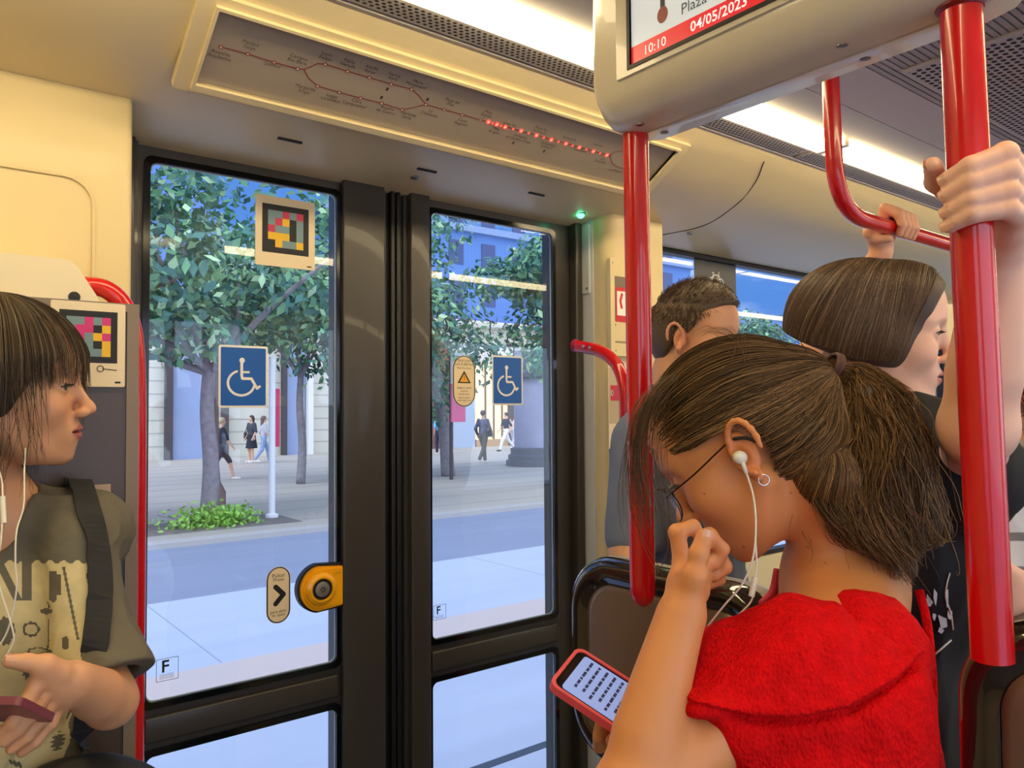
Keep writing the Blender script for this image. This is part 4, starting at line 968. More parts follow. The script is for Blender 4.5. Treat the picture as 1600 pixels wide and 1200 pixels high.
def eyes(par, o, f, u, sc, gaze, iris=(.06, .035, .02), lash=True, brow=(.03, .02, .012), brow_t=.0028, down=0.):
    S = SDF(); S.frame(o, f, u, sc); g = np.array(gaze, float); g /= np.linalg.norm(g)
    for s_ in (-1, 1):
        c = S.W((.0700, .031 * s_, .0155)); gw = S.M[1] @ g; b = MB(); n1, n2 = 20, 28
        uu = np.cross(gw, [0, 0, 1]); uu /= np.linalg.norm(uu); vv = np.cross(uu, gw)
        V = []; F = []; C = []
        for i in range(n1 + 1):
            th = PI * i / n1
            for j in range(n2):
                a = 2 * PI * j / n2; d = math.cos(th) * gw + math.sin(th) * (math.cos(a) * uu + math.sin(a) * vv); V.append(c + d * .0123 * sc)
                deg = math.degrees(th); C.append((.004, .004, .004) if deg < 12 else (np.array(iris) * (.7 + .6 * ((j * 7) % 5) / 5) if deg < 29 else (.62, .56, .52)))
        F = np.array([(i * n2 + j, i * n2 + (j + 1) % n2, (i + 1) * n2 + (j + 1) % n2, (i + 1) * n2 + j) for i in range(n1) for j in range(n2)], np.int32)
        ey_ = link_mesh('eye', V, F, mat('eyeball', (.6, .55, .5), .08, vcol=True, coat=.6), par, smooth=True, cols=np.array(C))
        if lash:
            b = MB()
            for t_ in np.linspace(-1, 1, 26):
                y = .031 * s_ + .0125 * t_ ; x = .0700 + math.sqrt(max(.0140 ** 2 - (.0125 * t_) ** 2, 0)) - .0002; z = .0155 + .0042 * (1 - t_ * t_) + .0004
                p0 = np.array([x, y, z]); p1 = p0 + [.0045, .0012 * t_, -.0006 + down]; p2 = p1 + [.0035, .0012 * t_, .0022 + down]
                b.tube([S.W(p) for p in (p0, p1, p2)], np.array([.00035, .0003, .0001]) * sc, mat('lash', (.01, .007, .006), .5), 4, caps=False)
            pts = [(.0700 + math.sqrt(max(.0141 ** 2 - (.0125 * t_) ** 2, 0)) - .0002, .031 * s_ + .0125 * t_, .0155 + .0042 * (1 - t_ * t_)) for t_ in np.linspace(-.98, .98, 12)]
            b.tube([S.W(p) for p in pts], .0006 * sc, mat('lash', (.01, .007, .006), .5), 6); b.build('eyelashes', ey_)
        b = MB(); rr = np.random.default_rng(3)
        for i in range(170):
            t_ = rr.uniform(0, 1); y = (.013 + .034 * t_) * s_; z = .0365 + .006 * math.sin(t_ * 2.4) + rr.uniform(-1, 1) * brow_t * (1.1 - t_ * .6)
            x = .0855 - .018 * t_ ** 1.6 - .0005; p0 = np.array([x, y, z]); p1 = p0 + [-.0005 + .0012, .0055 * s_, .0018 * (1 - 2 * t_)]; p1[0] -= .002 * t_
            b.tube([S.W(p0), S.W((p0 + p1) / 2 + [.0008, 0, 0]), S.W(p1)], np.array([.0006, .0005, .0002]) * sc, mat('brow_hair', brow, .6), 4, caps=False)
        b.build('eyebrow', par)
# --- hair
def snap(paths, S, lo, hi_, seed=0, w=None, it=2):
    """push strand points onto the surface of S with a per-strand offset"""
    Pn = np.asarray(paths, float); sh = Pn.shape; r = np.random.default_rng(seed); off = np.repeat(r.uniform(lo, hi_, sh[0]), sh[1]); q = Pn.reshape(-1, 3).copy(); q0 = q.copy()
    for _ in range(it):
        d = S.ev(q); e = .002; G_ = np.stack([S.ev(q + e * np.eye(3)[i]) - d for i in range(3)], 1) / e; G_ /= np.linalg.norm(G_, axis=1, keepdims=True) + 1e-9
        q += G_ * (off - d)[:, None]
    if w is not None: ww = np.broadcast_to(w, (sh[0], sh[1])).reshape(-1, 1); q = q0 * (1 - ww) + q * ww
    return q.reshape(sh)
def strands(name, paths, rad, m, par, base=(.03, .02, .012), var=.35, seed=0, taper=.35, k=3, hi=None):
    """paths: (n, seg, 3)"""
    Pn = np.asarray(paths, float); n, sg, _ = Pn.shape; r = np.random.default_rng(seed)
    T = np.gradient(Pn, axis=1); T /= np.linalg.norm(T, axis=2, keepdims=True) + 1e-12
    ref = np.array([.31, .52, .79]); N = np.cross(T, ref); N /= np.linalg.norm(N, axis=2, keepdims=True) + 1e-12; Bn = np.cross(T, N)
    rr = (np.asarray(rad) * r.uniform(.7, 1.3, n))[:, None] * (1 - (1 - taper) * np.linspace(0, 1, sg) ** 2.5)[None]
    V = np.stack([Pn + rr[..., None] * (math.cos(2 * PI * j / k) * N + math.sin(2 * PI * j / k) * Bn) for j in range(k)], 2)
    idx = np.arange(n * sg * k).reshape(n, sg, k); a = idx[:, :-1]; b = idx[:, 1:]
    F = np.stack([a, np.roll(a, -1, 2), np.roll(b, -1, 2), b], -1).reshape(-1, 4)
    c = np.array(base) * (1 + var * r.normal(size=(n, 1))).clip(.3, 2.2)
    if hi is not None:
        w = (r.uniform(size=(n, 1)) < .25) * r.uniform(.3, 1, (n, 1)); c = c * (1 - w) + np.array(hi) * w
    C = np.repeat(c, sg * k, 0)
    o = link_mesh(name, V.reshape(-1, 3), F.astype(np.int32), m, par, smooth=True, cols=C.clip(0, 1)); return o
hairm = mat('hair', (.05, .03, .02), .5, vcol=True, spec=.32)
def hair_under(c): return mat('hair_mass_%d' % (c[0] * 1e4), c, .55, bump='noise', bscale=120, bstr=.5)
def folds(amp, k, seed, n=4, aniso=(1, 1, .35)):
    r = np.random.default_rng(seed); D = r.normal(size=(n, 3)) * aniso; D /= np.linalg.norm(D, axis=1)[:, None]; ph = r.uniform(0, 6, n); kk = k * r.uniform(.6, 1.5, n)
    def f(P):
        v = np.zeros(len(P)); w = P + .02 * np.stack([np.sin(P[:, 1] * 31 + ph[0]), np.sin(P[:, 2] * 23 + ph[1]), np.sin(P[:, 0] * 27 + ph[2])], 1)
        for i in range(n): v += np.abs(np.sin((w @ D[i]) * kk[i] + ph[i])) ** .8 - .6
        return amp * v / math.sqrt(n)
    return f
def disp(S, f): S.fn(f, (0, 0, 0), 99., .01, 'd')
def cutplane(S, p, n, k=.004):
    p = np.array(p, float); n = np.array(n, float) / np.linalg.norm(n); S.fn(lambda P: (P - p) @ n, p, 99., k, 'i')
def hand(S, J, r0=.0088, k=.005, sc=1.):
    """J: wrist, then 'fingers': four lists MCP,PIP,DIP,TIP, 'thumb': CMC,MCP,IP,TIP  (world points)"""
    S.world(); w = J['wrist']; fs = J['fingers']; th = J['thumb']
    m = [f[0] for f in fs]
    for i, f in enumerate(fs):
        S.cone(w + (m[i] - w) * .12, m[i], .0155 * sc, .0108 * sc, .012)
    for i in range(3): S.cone((w * .35 + m[i] * .65), (w * .35 + m[i + 1] * .65), .0125 * sc, .0125 * sc, .010)
    S.cone(w * .5 + th[0] * .5, th[1], .016 * sc, .0125 * sc, .014)
    S.cone(m[0] * .5 + w * .5, th[1], .010 * sc, .0095 * sc, .012)
    for i, f in enumerate(fs):
        q = [1.02, 1.06, 1.0, .88][i] * sc
        S.chain(f, [r0 * 1.16 * q, r0 * 1.02 * q, r0 * .92 * q, r0 * .76 * q], .0035)
        S.ell(f[1], (r0 * 1.08 * q,) * 3, .003)
    S.chain(th, [.013 * sc, .0108 * sc, .0100 * sc, .0082 * sc], .005)
def nail(par, tip, prev, nrm, r=.0055, col=srgb(214, 160, 130), name='fingernail'):
    d = tip - prev; d /= np.linalg.norm(d); n = nrm - d * np.dot(nrm, d); n /= np.linalg.norm(n); s_ = np.cross(d, n)
    V = []; F = []; N1, N2 = 7, 7
    for i in range(N1):
        for j in range(N2):
            a = (i / (N1 - 1) - .5) * 2; b_ = (j / (N2 - 1) - .5) * 2; wd = r * .95 * math.sqrt(max(1 - (.75 * abs(a)) ** 4, .0)); x = a * r * 1.15; y = b_ * wd
            V.append(tip + d * (x - r * .05) + s_ * y + n * (.0082 - (y * y) / (2 * .0085) - .0006 * (a > .6) ))
    F = [(i * N2 + j, i * N2 + j + 1, (i + 1) * N2 + j + 1, (i + 1) * N2 + j) for i in range(N1 - 1) for j in range(N2 - 1)]
    return link_mesh(name, V, F, mat('nail', col, .25, coat=.4), par, smooth=True)
def legs(S, hipc, side, fw, hw=.085, foot=True, thick=1.):
    """standing legs from the hips to the floor (or to a given ground)"""
    S.world(); g = 0.
    for s_ in (-1, 1):
        h = hipc + side * hw * s_; kn = np.array([h[0], h[1], h[2] * .53]) + fw * .01; an = np.array([h[0], h[1], .085]) - fw * .015
        S.chain([h - [0, 0, .02], kn, an], [.078 * thick, .052 * thick, .036 * thick], .03)
        if foot: S.chain([an - [0, 0, .04], an + fw * .13 - [0, 0, .055]], [.036, .028], .03)
def garment_legs(S, hipc, side, fw, hw=.085, extra=.012):
    for s_ in (-1, 1):
        h = hipc + side * hw * s_; kn = np.array([h[0], h[1], h[2] * .53]) + fw * .01; an = np.array([h[0], h[1], .10]) - fw * .012
        S.chain([h - [0, 0, .02], kn, an], [.082 + extra, .058 + extra, .048 + extra], .03)
def shoes(par, hipc, side, fw, m, hw=.085):
    for s_ in (-1, 1):
        S = SDF(); h = hipc + side * hw * s_; a = np.array([h[0], h[1], .05]) - fw * .03
        S.chain([a + [0, 0, .03], a - [0, 0, .0] + fw * .02, a + fw * .155 - [0, 0, .012]], [.042, .045, .036], .02); cutplane(S, (0, 0, .003), (0, 0, -1), .004)
        smooth_link('shoe', S.mesh(.006), m, par)
skinm = mat('skin', (.6, .35, .22), .48, vcol=True, sss=.18, bump='noise', bscale=900, bstr=.06, noise=.04, nscale=14)
def torso(S, neck, chest, waist, hip, side, fw, sw=.17, cw=.135, cd=.10, e=0., k=.05, slope=.035):
    """neck base, chest, waist and hip centres; side points to the person's left"""
    S.world(); up = (neck - chest) / np.linalg.norm(neck - chest)
    def El(c, r, k_): 
        S.frame(c, fw, up, 1.); S.ell((0, 0, 0), r, k_); S.world()
    El(chest, (cd + e, cw + e, .15 + e), k); El(waist, (cd * .92 + e, cw * .88 + e, .14), .08); El(hip, (cd * 1.08 + e, cw * 1.1 + e, .12 + e), .08)
    for s_ in (-1, 1):
        sh = neck + side * sw * s_ - up * slope; S.cone(neck - up * .015, sh, .050 + e, .046 + e, .04); S.cone(sh, chest + side * cw * .55 * s_, .045 + e, .06 + e, .05)
# ================================================================== girl in the printed T-shirt (left)
VA = dict(a=1)
SK1 = np.array(srgb(218, 162, 120)); LIP1 = np.array(srgb(176, 100, 90))
def make_left_girl():
    o_ = P(17, 619, 1.15); f = cd(17, 619, 1, -.01, .30); u = cdir(.03, 1, .02); sc = 1.0
    hip = np.array([0, 0, 0]); 
    neck = P(-20, 778, 1.17); fwb = cdir(.30, -.02, .95); fwb[2] = 0; fwb /= np.linalg.norm(fwb); sd = np.cross([0, 0, 1], fwb)   # to the person's left
    shL = P(120, 846, 1.16); shR = P(-150, 850, 1.02)
    base = np.array([neck[0], neck[1], 0.])
    g = thing('person', 'girl with brown fringe and dark printed T-shirt by the ticket machine', 'person', base)
    up = np.array([0, 0, 1.])
    chest = neck - up * .20 + fwb * .01; waist = neck - up * .40; hipc = neck - up * .58
    el = P(172, 1096, 1.06); wr = P(116, 1066, .965)
    elR = P(-230, 1120, 1.0); wrR = P(-200, 1260, .85)
    S = SDF(); head(S, o_, f, u, sc, eye_open=.0064, jaw=.96)
    S.frame(o_, f, u, sc); S.cone((-.034, 0, -.045), (-.045, 0, -.10), .042, .041, .014); nb = S.W((-.036, 0, -.06)); S.world()
    S.cone(nb, neck, .041, .044, .014)
    torso(S, neck, chest, waist, hipc, sd, fwb, sw=.115, cw=.115, cd=.08, slope=.08, k=.03)
    S.chain([shL + cdir(-1, -.6, 0) * .012, el, wr], [.034, .029, .0205], .03); S.cone(el * .6 + wr * .4, wr, .030, .021, .02); S.chain([shR, elR, wrR], [.043, .035, .024], .03)
    legs(S, hipc, sd, fwb, foot=False)
    J = dict(wrist=wr, fingers=[[P(62, 1062, .925), P(40, 1100, .905), P(22, 1128, .90), P(2, 1146, .90)],
                                [P(72, 1078, .935), P(52, 1112, .912), P(30, 1138, .905), P(8, 1158, .90)],
                                [P(84, 1090, .945), P(66, 1122, .925), P(42, 1150, .915), P(18, 1170, .91)],
                                [P(94, 1098, .955), P(78, 1130, .94), P(56, 1158, .93), P(34, 1176, .925)]],
             thumb=[P(96, 1052, .94), P(70, 1040, .925), P(42, 1035, .915), P(16, 1033, .905)])
    hand(S, J, .0088)
    Jr = dict(wrist=wrR, fingers=[[wrR + cdir(1, .1 - .25 * i, .2) * .08, wrR + cdir(1, .15 - .2 * i, .3) * .115, wrR + cdir(1, .2 - .2 * i, .5) * .135, wrR + cdir(1, .2 - .2 * i, .6) * .15] for i in range(4)],
              thumb=[wrR + cdir(.6, .8, .3) * .03, wrR + cdir(.7, .8, .3) * .06, wrR + cdir(.9, .7, .3) * .085, wrR + cdir(1, .6, .3) * .11])
    hand(S, Jr, .0085)
    VQ = S.mesh(.0022, lo=np.array([-2, -2, .06])); C = head_cols(VQ[0], S, o_, f, u, sc, SK1, LIP1)
    bd = smooth_link('body', VQ, skinm, g, C)
    eyes(g, o_, f, u, sc, (1, -.10, .02), brow=(.05, .032, .02), down=-.0008)
    for a, b in ((J['thumb'][3], J['thumb'][2]),): nail(bd, a, b, cdir(0, 1, .6), .0062)
    # T-shirt
    T = SDF(); torso(T, neck - up * .012, chest, waist - up * .02, hipc - up * .02, sd, fwb, sw=.135, cw=.145, cd=.105, e=.008, slope=.045, k=.03)
    T.chain([shL, shL * .35 + el * .65 + np.array([0, 0, -.02]), el + (shL - el) * .13 + cdir(.6, 0, 0) * .012], [.049, .052, .055], .03)
    T.chain([shR, shR * .35 + elR * .65], [.062, .072], .04)
    d_ = (el - shL) / np.linalg.norm(el - shL)
    T.cone(neck - up * .03 + fwb * .02, neck + up * .10 + fwb * .035, .064, .082, .008, 's')
    disp(T, folds(.006, 38, 5)); disp(T, folds(.0018, 110, 9, aniso=(1, 1, 1)))
    hem = el - d_ * .030
    # sleeve opening: cut below the hem of the left sleeve and the shirt hem
    ax = d_
    T.fn(lambda Pp: np.where(np.linalg.norm((Pp - hem) - ((Pp - hem) @ ax)[:, None] * ax, axis=1) < .13, (Pp - hem) @ ax, -1.) , hem, 99, .004, 'i')
    cutplane(T, (0, 0, hipc[2] - .10), (0, 0, -1))
    T.cone(hem - d_ * .05, hem + d_ * .05, .038, .046, .006, 's')
    tm = mat('olive_jersey', srgb(104, 98, 82), .85, bump='noise', bscale=700, bstr=.3, noise=.06, nscale=30)
    TV = T.mesh(.0032); ts = smooth_link('t_shirt', TV, tm, g)
    # neckband
    # printed front: cream blocks, letters and blots, laid on the cloth
    bvh = BVHTree.FromPolygons([Vector(v) for v in TV[0]], [tuple(int(i) for i in q) for q in TV[1]])
    n = -fwb * .35 + FW * .9; n[2] = 0; n /= np.linalg.norm(n)
    org = P(70, 1000, 1.02); ux = np.cross(-n, [0, 0, 1.]); ux = -np.cross([0, 0, 1.], n) * -1
    ux = np.cross(n, [0, 0, 1.]); uz = np.array([0, 0, 1.])
    if np.dot(ux, RT) < 0: ux = -ux
    rr = np.random.default_rng(2)
    st = .0018; nx, nz_ = 190, 250
    blobs = [(rr.uniform(-.13, .08), rr.uniform(-.22, -.03), rr.uniform(.004, .013), rr.uniform(.3, 1.), rr.uniform(0, 3)) for _ in range(34)]
    eyesp = [(-.018, .014, .0125, .0105), (.002, .038, .008, .0045), (.027, -.004, .005, .010), (-.008, -.015, .018, .0055), (-.052, .012, .013, .020), (.012, .052, .003, .003)]
    def inprint(x, z):
        X, Y = 70 + x * 1191, 1000 - z * 1191
        if Y < 878 + 3 * math.sin(X * .3) or Y > 1270 or X < -110 or X > 138 + 3 * math.sin(Y * .11) - max(0, Y - 960) * .16: return 0
        if Y < 938:
            if 35 < X < 49: return 0
            if 76 < X < 95 - (6 if Y < 897 or Y > 930 else 0) and 893 < Y: return 0
            if X < 34:
                if abs(X - (-2 + (Y - 878) * .5)) < 7 or X < -12 and abs(X + 34 - (Y - 878) * .3) < 8 or -90 < X < -60: return 0
        if abs(X - (98 + (Y - 880) * .2)) < 2.2 and Y < 1000 and Y > 885: return 0
        for bx, bz, r1, r2 in eyesp:
            q = ((x - bx) / r1) ** 2 + ((z - bz) / r2) ** 2
            if q < 1 and (q > .42 or r1 < .01 or bx < -.04) and q < .85 + .15 * math.sin(x * 900): return 0
        if z < -.035:
            for bx, bz, r_, a_, ph in blobs:
                c_, s_ = math.cos(ph), math.sin(ph); U = (x - bx) * c_ + (z - bz) * s_; Z = -(x - bx) * s_ + (z - bz) * c_
                if (U / r_) ** 2 + (Z / (r_ * a_ * .7)) ** 2 < 1 + .5 * math.sin(U * 900 + Z * 700): return 0
        return 1
    idx = {}; V = []; F = []; D = []; stp = 1.7
    def vid(i, j):
        k = (i, j)
        if k not in idx:
            X, Y = -112 + i * stp, 872 + j * stp; dr = ray(X, Y); dr = dr / np.linalg.norm(dr); h = bvh.ray_cast(Vector(CAMP), Vector(dr))
            if h[0] is None: idx[k] = -1
            else: idx[k] = len(V); V.append(np.array(h[0]) - dr * .0009); D.append(h[3])
        return idx[k]
    for i in range(150):
        for j in range(230):
            X, Y = -112 + (i + .5) * stp, 872 + (j + .5) * stp
            if inprint((X - 70) / 1191, (1000 - Y) / 1191):
                q = [vid(i, j), vid(i + 1, j), vid(i + 1, j + 1), vid(i, j + 1)]
                if min(q) >= 0 and max(D[k] for k in q) - min(D[k] for k in q) < .006: F.append(q)
    link_mesh('shirt_print', V, F, mat('cream_print', srgb(206, 190, 140), .8, noise=.08, nscale=60), g, smooth=True)
    # trousers and shoes
    Q = SDF(); up_ = up; Q.frame(hipc, fwb, up, 1.); Q.ell((0, 0, 0), (.115, .155, .13), .05); Q.world(); garment_legs(Q, hipc, sd, fwb)
    cutplane(Q, (0, 0, .10), (0, 0, -1)); cutplane(Q, hipc + [0, 0, .10], (0, 0, 1)); disp(Q, folds(.004, 35, 3))
    smooth_link('trousers', Q.mesh(.006), mat('dark_denim', srgb(42, 46, 58), .8), g); shoes(g, hipc, sd, fwb, mat('white_shoe', srgb(220, 218, 212), .5))
    # hair
    HS = SDF(); HS.frame(o_, f, u, sc)
    HS.ell((-.020, 0, .040), (.108, .086, .098), .02); HS.ell((-.045, 0, -.03), (.075, .080, .09), .03)
    HS.ell((-.04, 0, -.10), (.05, .07, .06), .03)
    oo, R, s_ = HS.M
    def face_cut(Pp):
        q = (Pp - oo) @ R; x, y, z = q.T
        front = np.where(z > .088, .3, np.where(z > .03, .040 + (z - .03) * .65, .020 + np.clip(z + .02, -.06, .05) * .6)); return x - front
    HS.fn(face_cut, o_, 99, .01, 'i')
    hb = np.array((.088, .058, .032))
    smooth_link('hair_mass', HS.mesh(.0035), hair_under((.045, .028, .016)), g)
    r = np.random.default_rng(11); n = 5200; sg = 18; ph = r.uniform(-PI, PI, n); PP = []
    for i in range(n):
        a = ph[i]; ca, sa = math.cos(a), math.sin(a); deg = abs(math.degrees(a)); left = a > 0
        if deg < 40 and r.uniform() < .80: a = PI * .55 + r.uniform(0, 1.8) ; a = a if r.uniform() < .5 else -a; ca, sa = math.cos(a), math.sin(a); deg = abs(math.degrees(a)); left = a > 0
        if deg < 38: ze = r.uniform(.012, .036) - (.03 if left and deg > 14 else 0) * r.uniform(0, 1)
        elif deg < 80: ze = r.uniform(-.085, .0) if r.uniform() < .07 else r.uniform(.012, .04)
        else: ze = r.uniform(-.165, -.10)
        if left and 24 < deg < 50: ze = r.uniform(-.06, .0)
        off = r.uniform(.0, .007) + (.007 if deg < 66 else 0); rx, ry, rz = .112 + off, .089 + off, .100 + off; cx = -.020; start = r.uniform(.02, .9) if r.uniform() < .6 else .05
        pts = []
        th_eq = math.radians(82 if deg > 60 else 78)
        zeq = .04 + rz * math.cos(th_eq)
        L1 = rz * th_eq; L2 = max(zeq - ze, .0); tot = L1 + L2
        wv = r.normal() * .004; ph2 = r.uniform(0, 6)
        for t_ in np.linspace(start * L1 / tot, 1, sg):
            s = t_ * tot
            if s < L1: th = s / rz; x, y, z = cx + rx * math.sin(th) * ca, ry * math.sin(th) * sa, .04 + rz * math.cos(th)
            else:
                k = s - L1; q = math.sin(th_eq); inn = 1 - .9 * (k * 1.6) ** 1.3 if deg > 60 else 1 - .2 * k / .05 * .25
                x, y, z = cx + rx * q * ca * (inn if deg > 60 else 1), ry * q * sa * inn, zeq - k
                x += wv * k / .08; y += wv * math.sin(ph2 + k * 40) * k / .08
            pts.append(oo + R @ np.array([x, y, z]))
        PP.append(pts)
    strands('hair', PP, .00052, hairm, g, hb, .35, 1, hi=(.26, .19, .11))
    PP = []
    for i in range(26):
        y0 = -.078 + r.uniform(-.012, .012); x0 = r.uniform(-.01, .05); L = r.uniform(.10, .19); pts = []
        for t_ in np.linspace(0, 1, sg): pts.append(oo + R @ np.array([x0 + .02 * t_ * r.uniform(.9, 1.1) - .03 * t_ ** 2 * (i % 3), y0 + .02 * t_ + .006 * math.sin(t_ * 5 + i), .02 - L * t_]))
        PP.append(bez(pts, 1)[:sg] if False else pts)
    strands('loose_strands', PP, .0004, hairm, g, hb, .3, 2)
    # bag strap and bag
    b = MB(); st_ = [P(118, 745, 1.30), P(126, 760, 1.17), P(134, 790, 1.10), P(150, 850, 1.035), P(155, 930, 1.015), P(150, 1010, 1.01), P(138, 1090, 1.02), P(128, 1160, 1.04)]
    cl = bez(st_, 8); out = []
    for p in cl:
        dr = (p - CAMP) / np.linalg.norm(p - CAMP); h = bvh.ray_cast(Vector(CAMP), Vector(dr)); pp = np.array(h[0]) if h[0] is not None else p; out.append(pp)
    out = np.array(out); 
    for _ in range(14): out[1:-1] = (out[:-2] + out[1:-1] * 2 + out[2:]) / 4
    V = []; F = []
    for i, p in enumerate(out):
        h = bvh.find_nearest(Vector(p)); nn = np.array(h[1]); nn = nn if np.dot(nn, CAMP - p) > 0 else -nn
        t_ = out[min(i + 1, len(out) - 1)] - out[max(i - 1, 0)]; t_ /= np.linalg.norm(t_); w_ = np.cross(t_, nn); w_ /= np.linalg.norm(w_)
        c_ = p + nn * .005
        V += [c_ - w_ * .0165, c_ + w_ * .0165, c_ + w_ * .0165 + nn * .003, c_ - w_ * .0165 + nn * .003]
    for i in range(len(out) - 1):
        for j in range(4): F.append((i * 4 + j, i * 4 + (j + 1) % 4, i * 4 + 4 + (j + 1) % 4, i * 4 + 4 + j))
    bag = thing('shoulder_bag', 'black shoulder bag with a webbing strap worn by the girl in the printed T-shirt', 'bag', P(150, 1180, 1.10))
    bs = mat('black_webbing', srgb(34, 34, 36), .8, bump='noise', bscale=500, bstr=.3)
    link_mesh('strap', V, F, bs, bag)
    Bg = SDF(); c_ = P(140, 1262, 1.10); Bg.frame(c_, cdir(.1, 0, 1), (0, 0, 1), 1.); Bg.ell((0, 0, 0), (.05, .115, .075), .02); Bg.ell((0, .02, -.05), (.055, .12, .09), .03); disp(Bg, folds(.004, 50, 21)); Bg.world()
    smooth_link('bag_body', Bg.mesh(.004), mat('black_nylon', srgb(24, 24, 26), .55), bag)
    # phone in the hand
    ph_ = thing('smartphone', 'dark pink smartphone held by the girl in the printed T-shirt', 'phone', P(10, 1105, .90))
    M = frame(P(-18, 1108, .893), cdir(1, .03, .1), cdir(0, -.62, -.8)); b = MB(M=M)
    b.prism(rrect(-.074, -.036, .062, .036, .008), -.0045, .0045, mat('mauve_case', srgb(128, 62, 72), .35)); b.build('case', ph_, auto=40)
    b = MB(M=M); b.prism(rrect(-.071, -.033, .059, .033, .006), .0046, .005, mat('phone_glass', (.01, .01, .012), .05)); b.build('display', ph_)
    # earphones
    e = thing('earphones', 'white wired earphones of the girl in the printed T-shirt', 'earphones', P(20, 800, 1.0))
    wm = mat('white_cable', srgb(226, 222, 206), .4)
    b = MB(); b.tube(bez([P(40, 700, 1.10), P(38, 735, 1.085), P(37, 790, 1.04), P(26, 830, 1.005), P(24, 880, .99), P(26, 920, .985), P(12, 985, .98), P(-10, 1020, .97)], 8), .0011, wm, 8); b.build('cable', e, smooth=True)
    b = MB(); b.tube(bez([P(-20, 690, 1.08), P(0, 740, 1.06), P(4, 772, 1.03), P(2, 840, 1.0), P(-4, 900, .99), P(20, 985, .975), P(18, 1010, .97), P(2, 1035, .96)], 8), .0011, wm, 8); cb_ = b.build('cable', e, smooth=True)
    b = MB(); b.tube([P(4, 776, 1.026), P(6, 818, 1.01)], .0034, wm, 12); b.build('remote', cb_, auto=40)
make_left_girl()
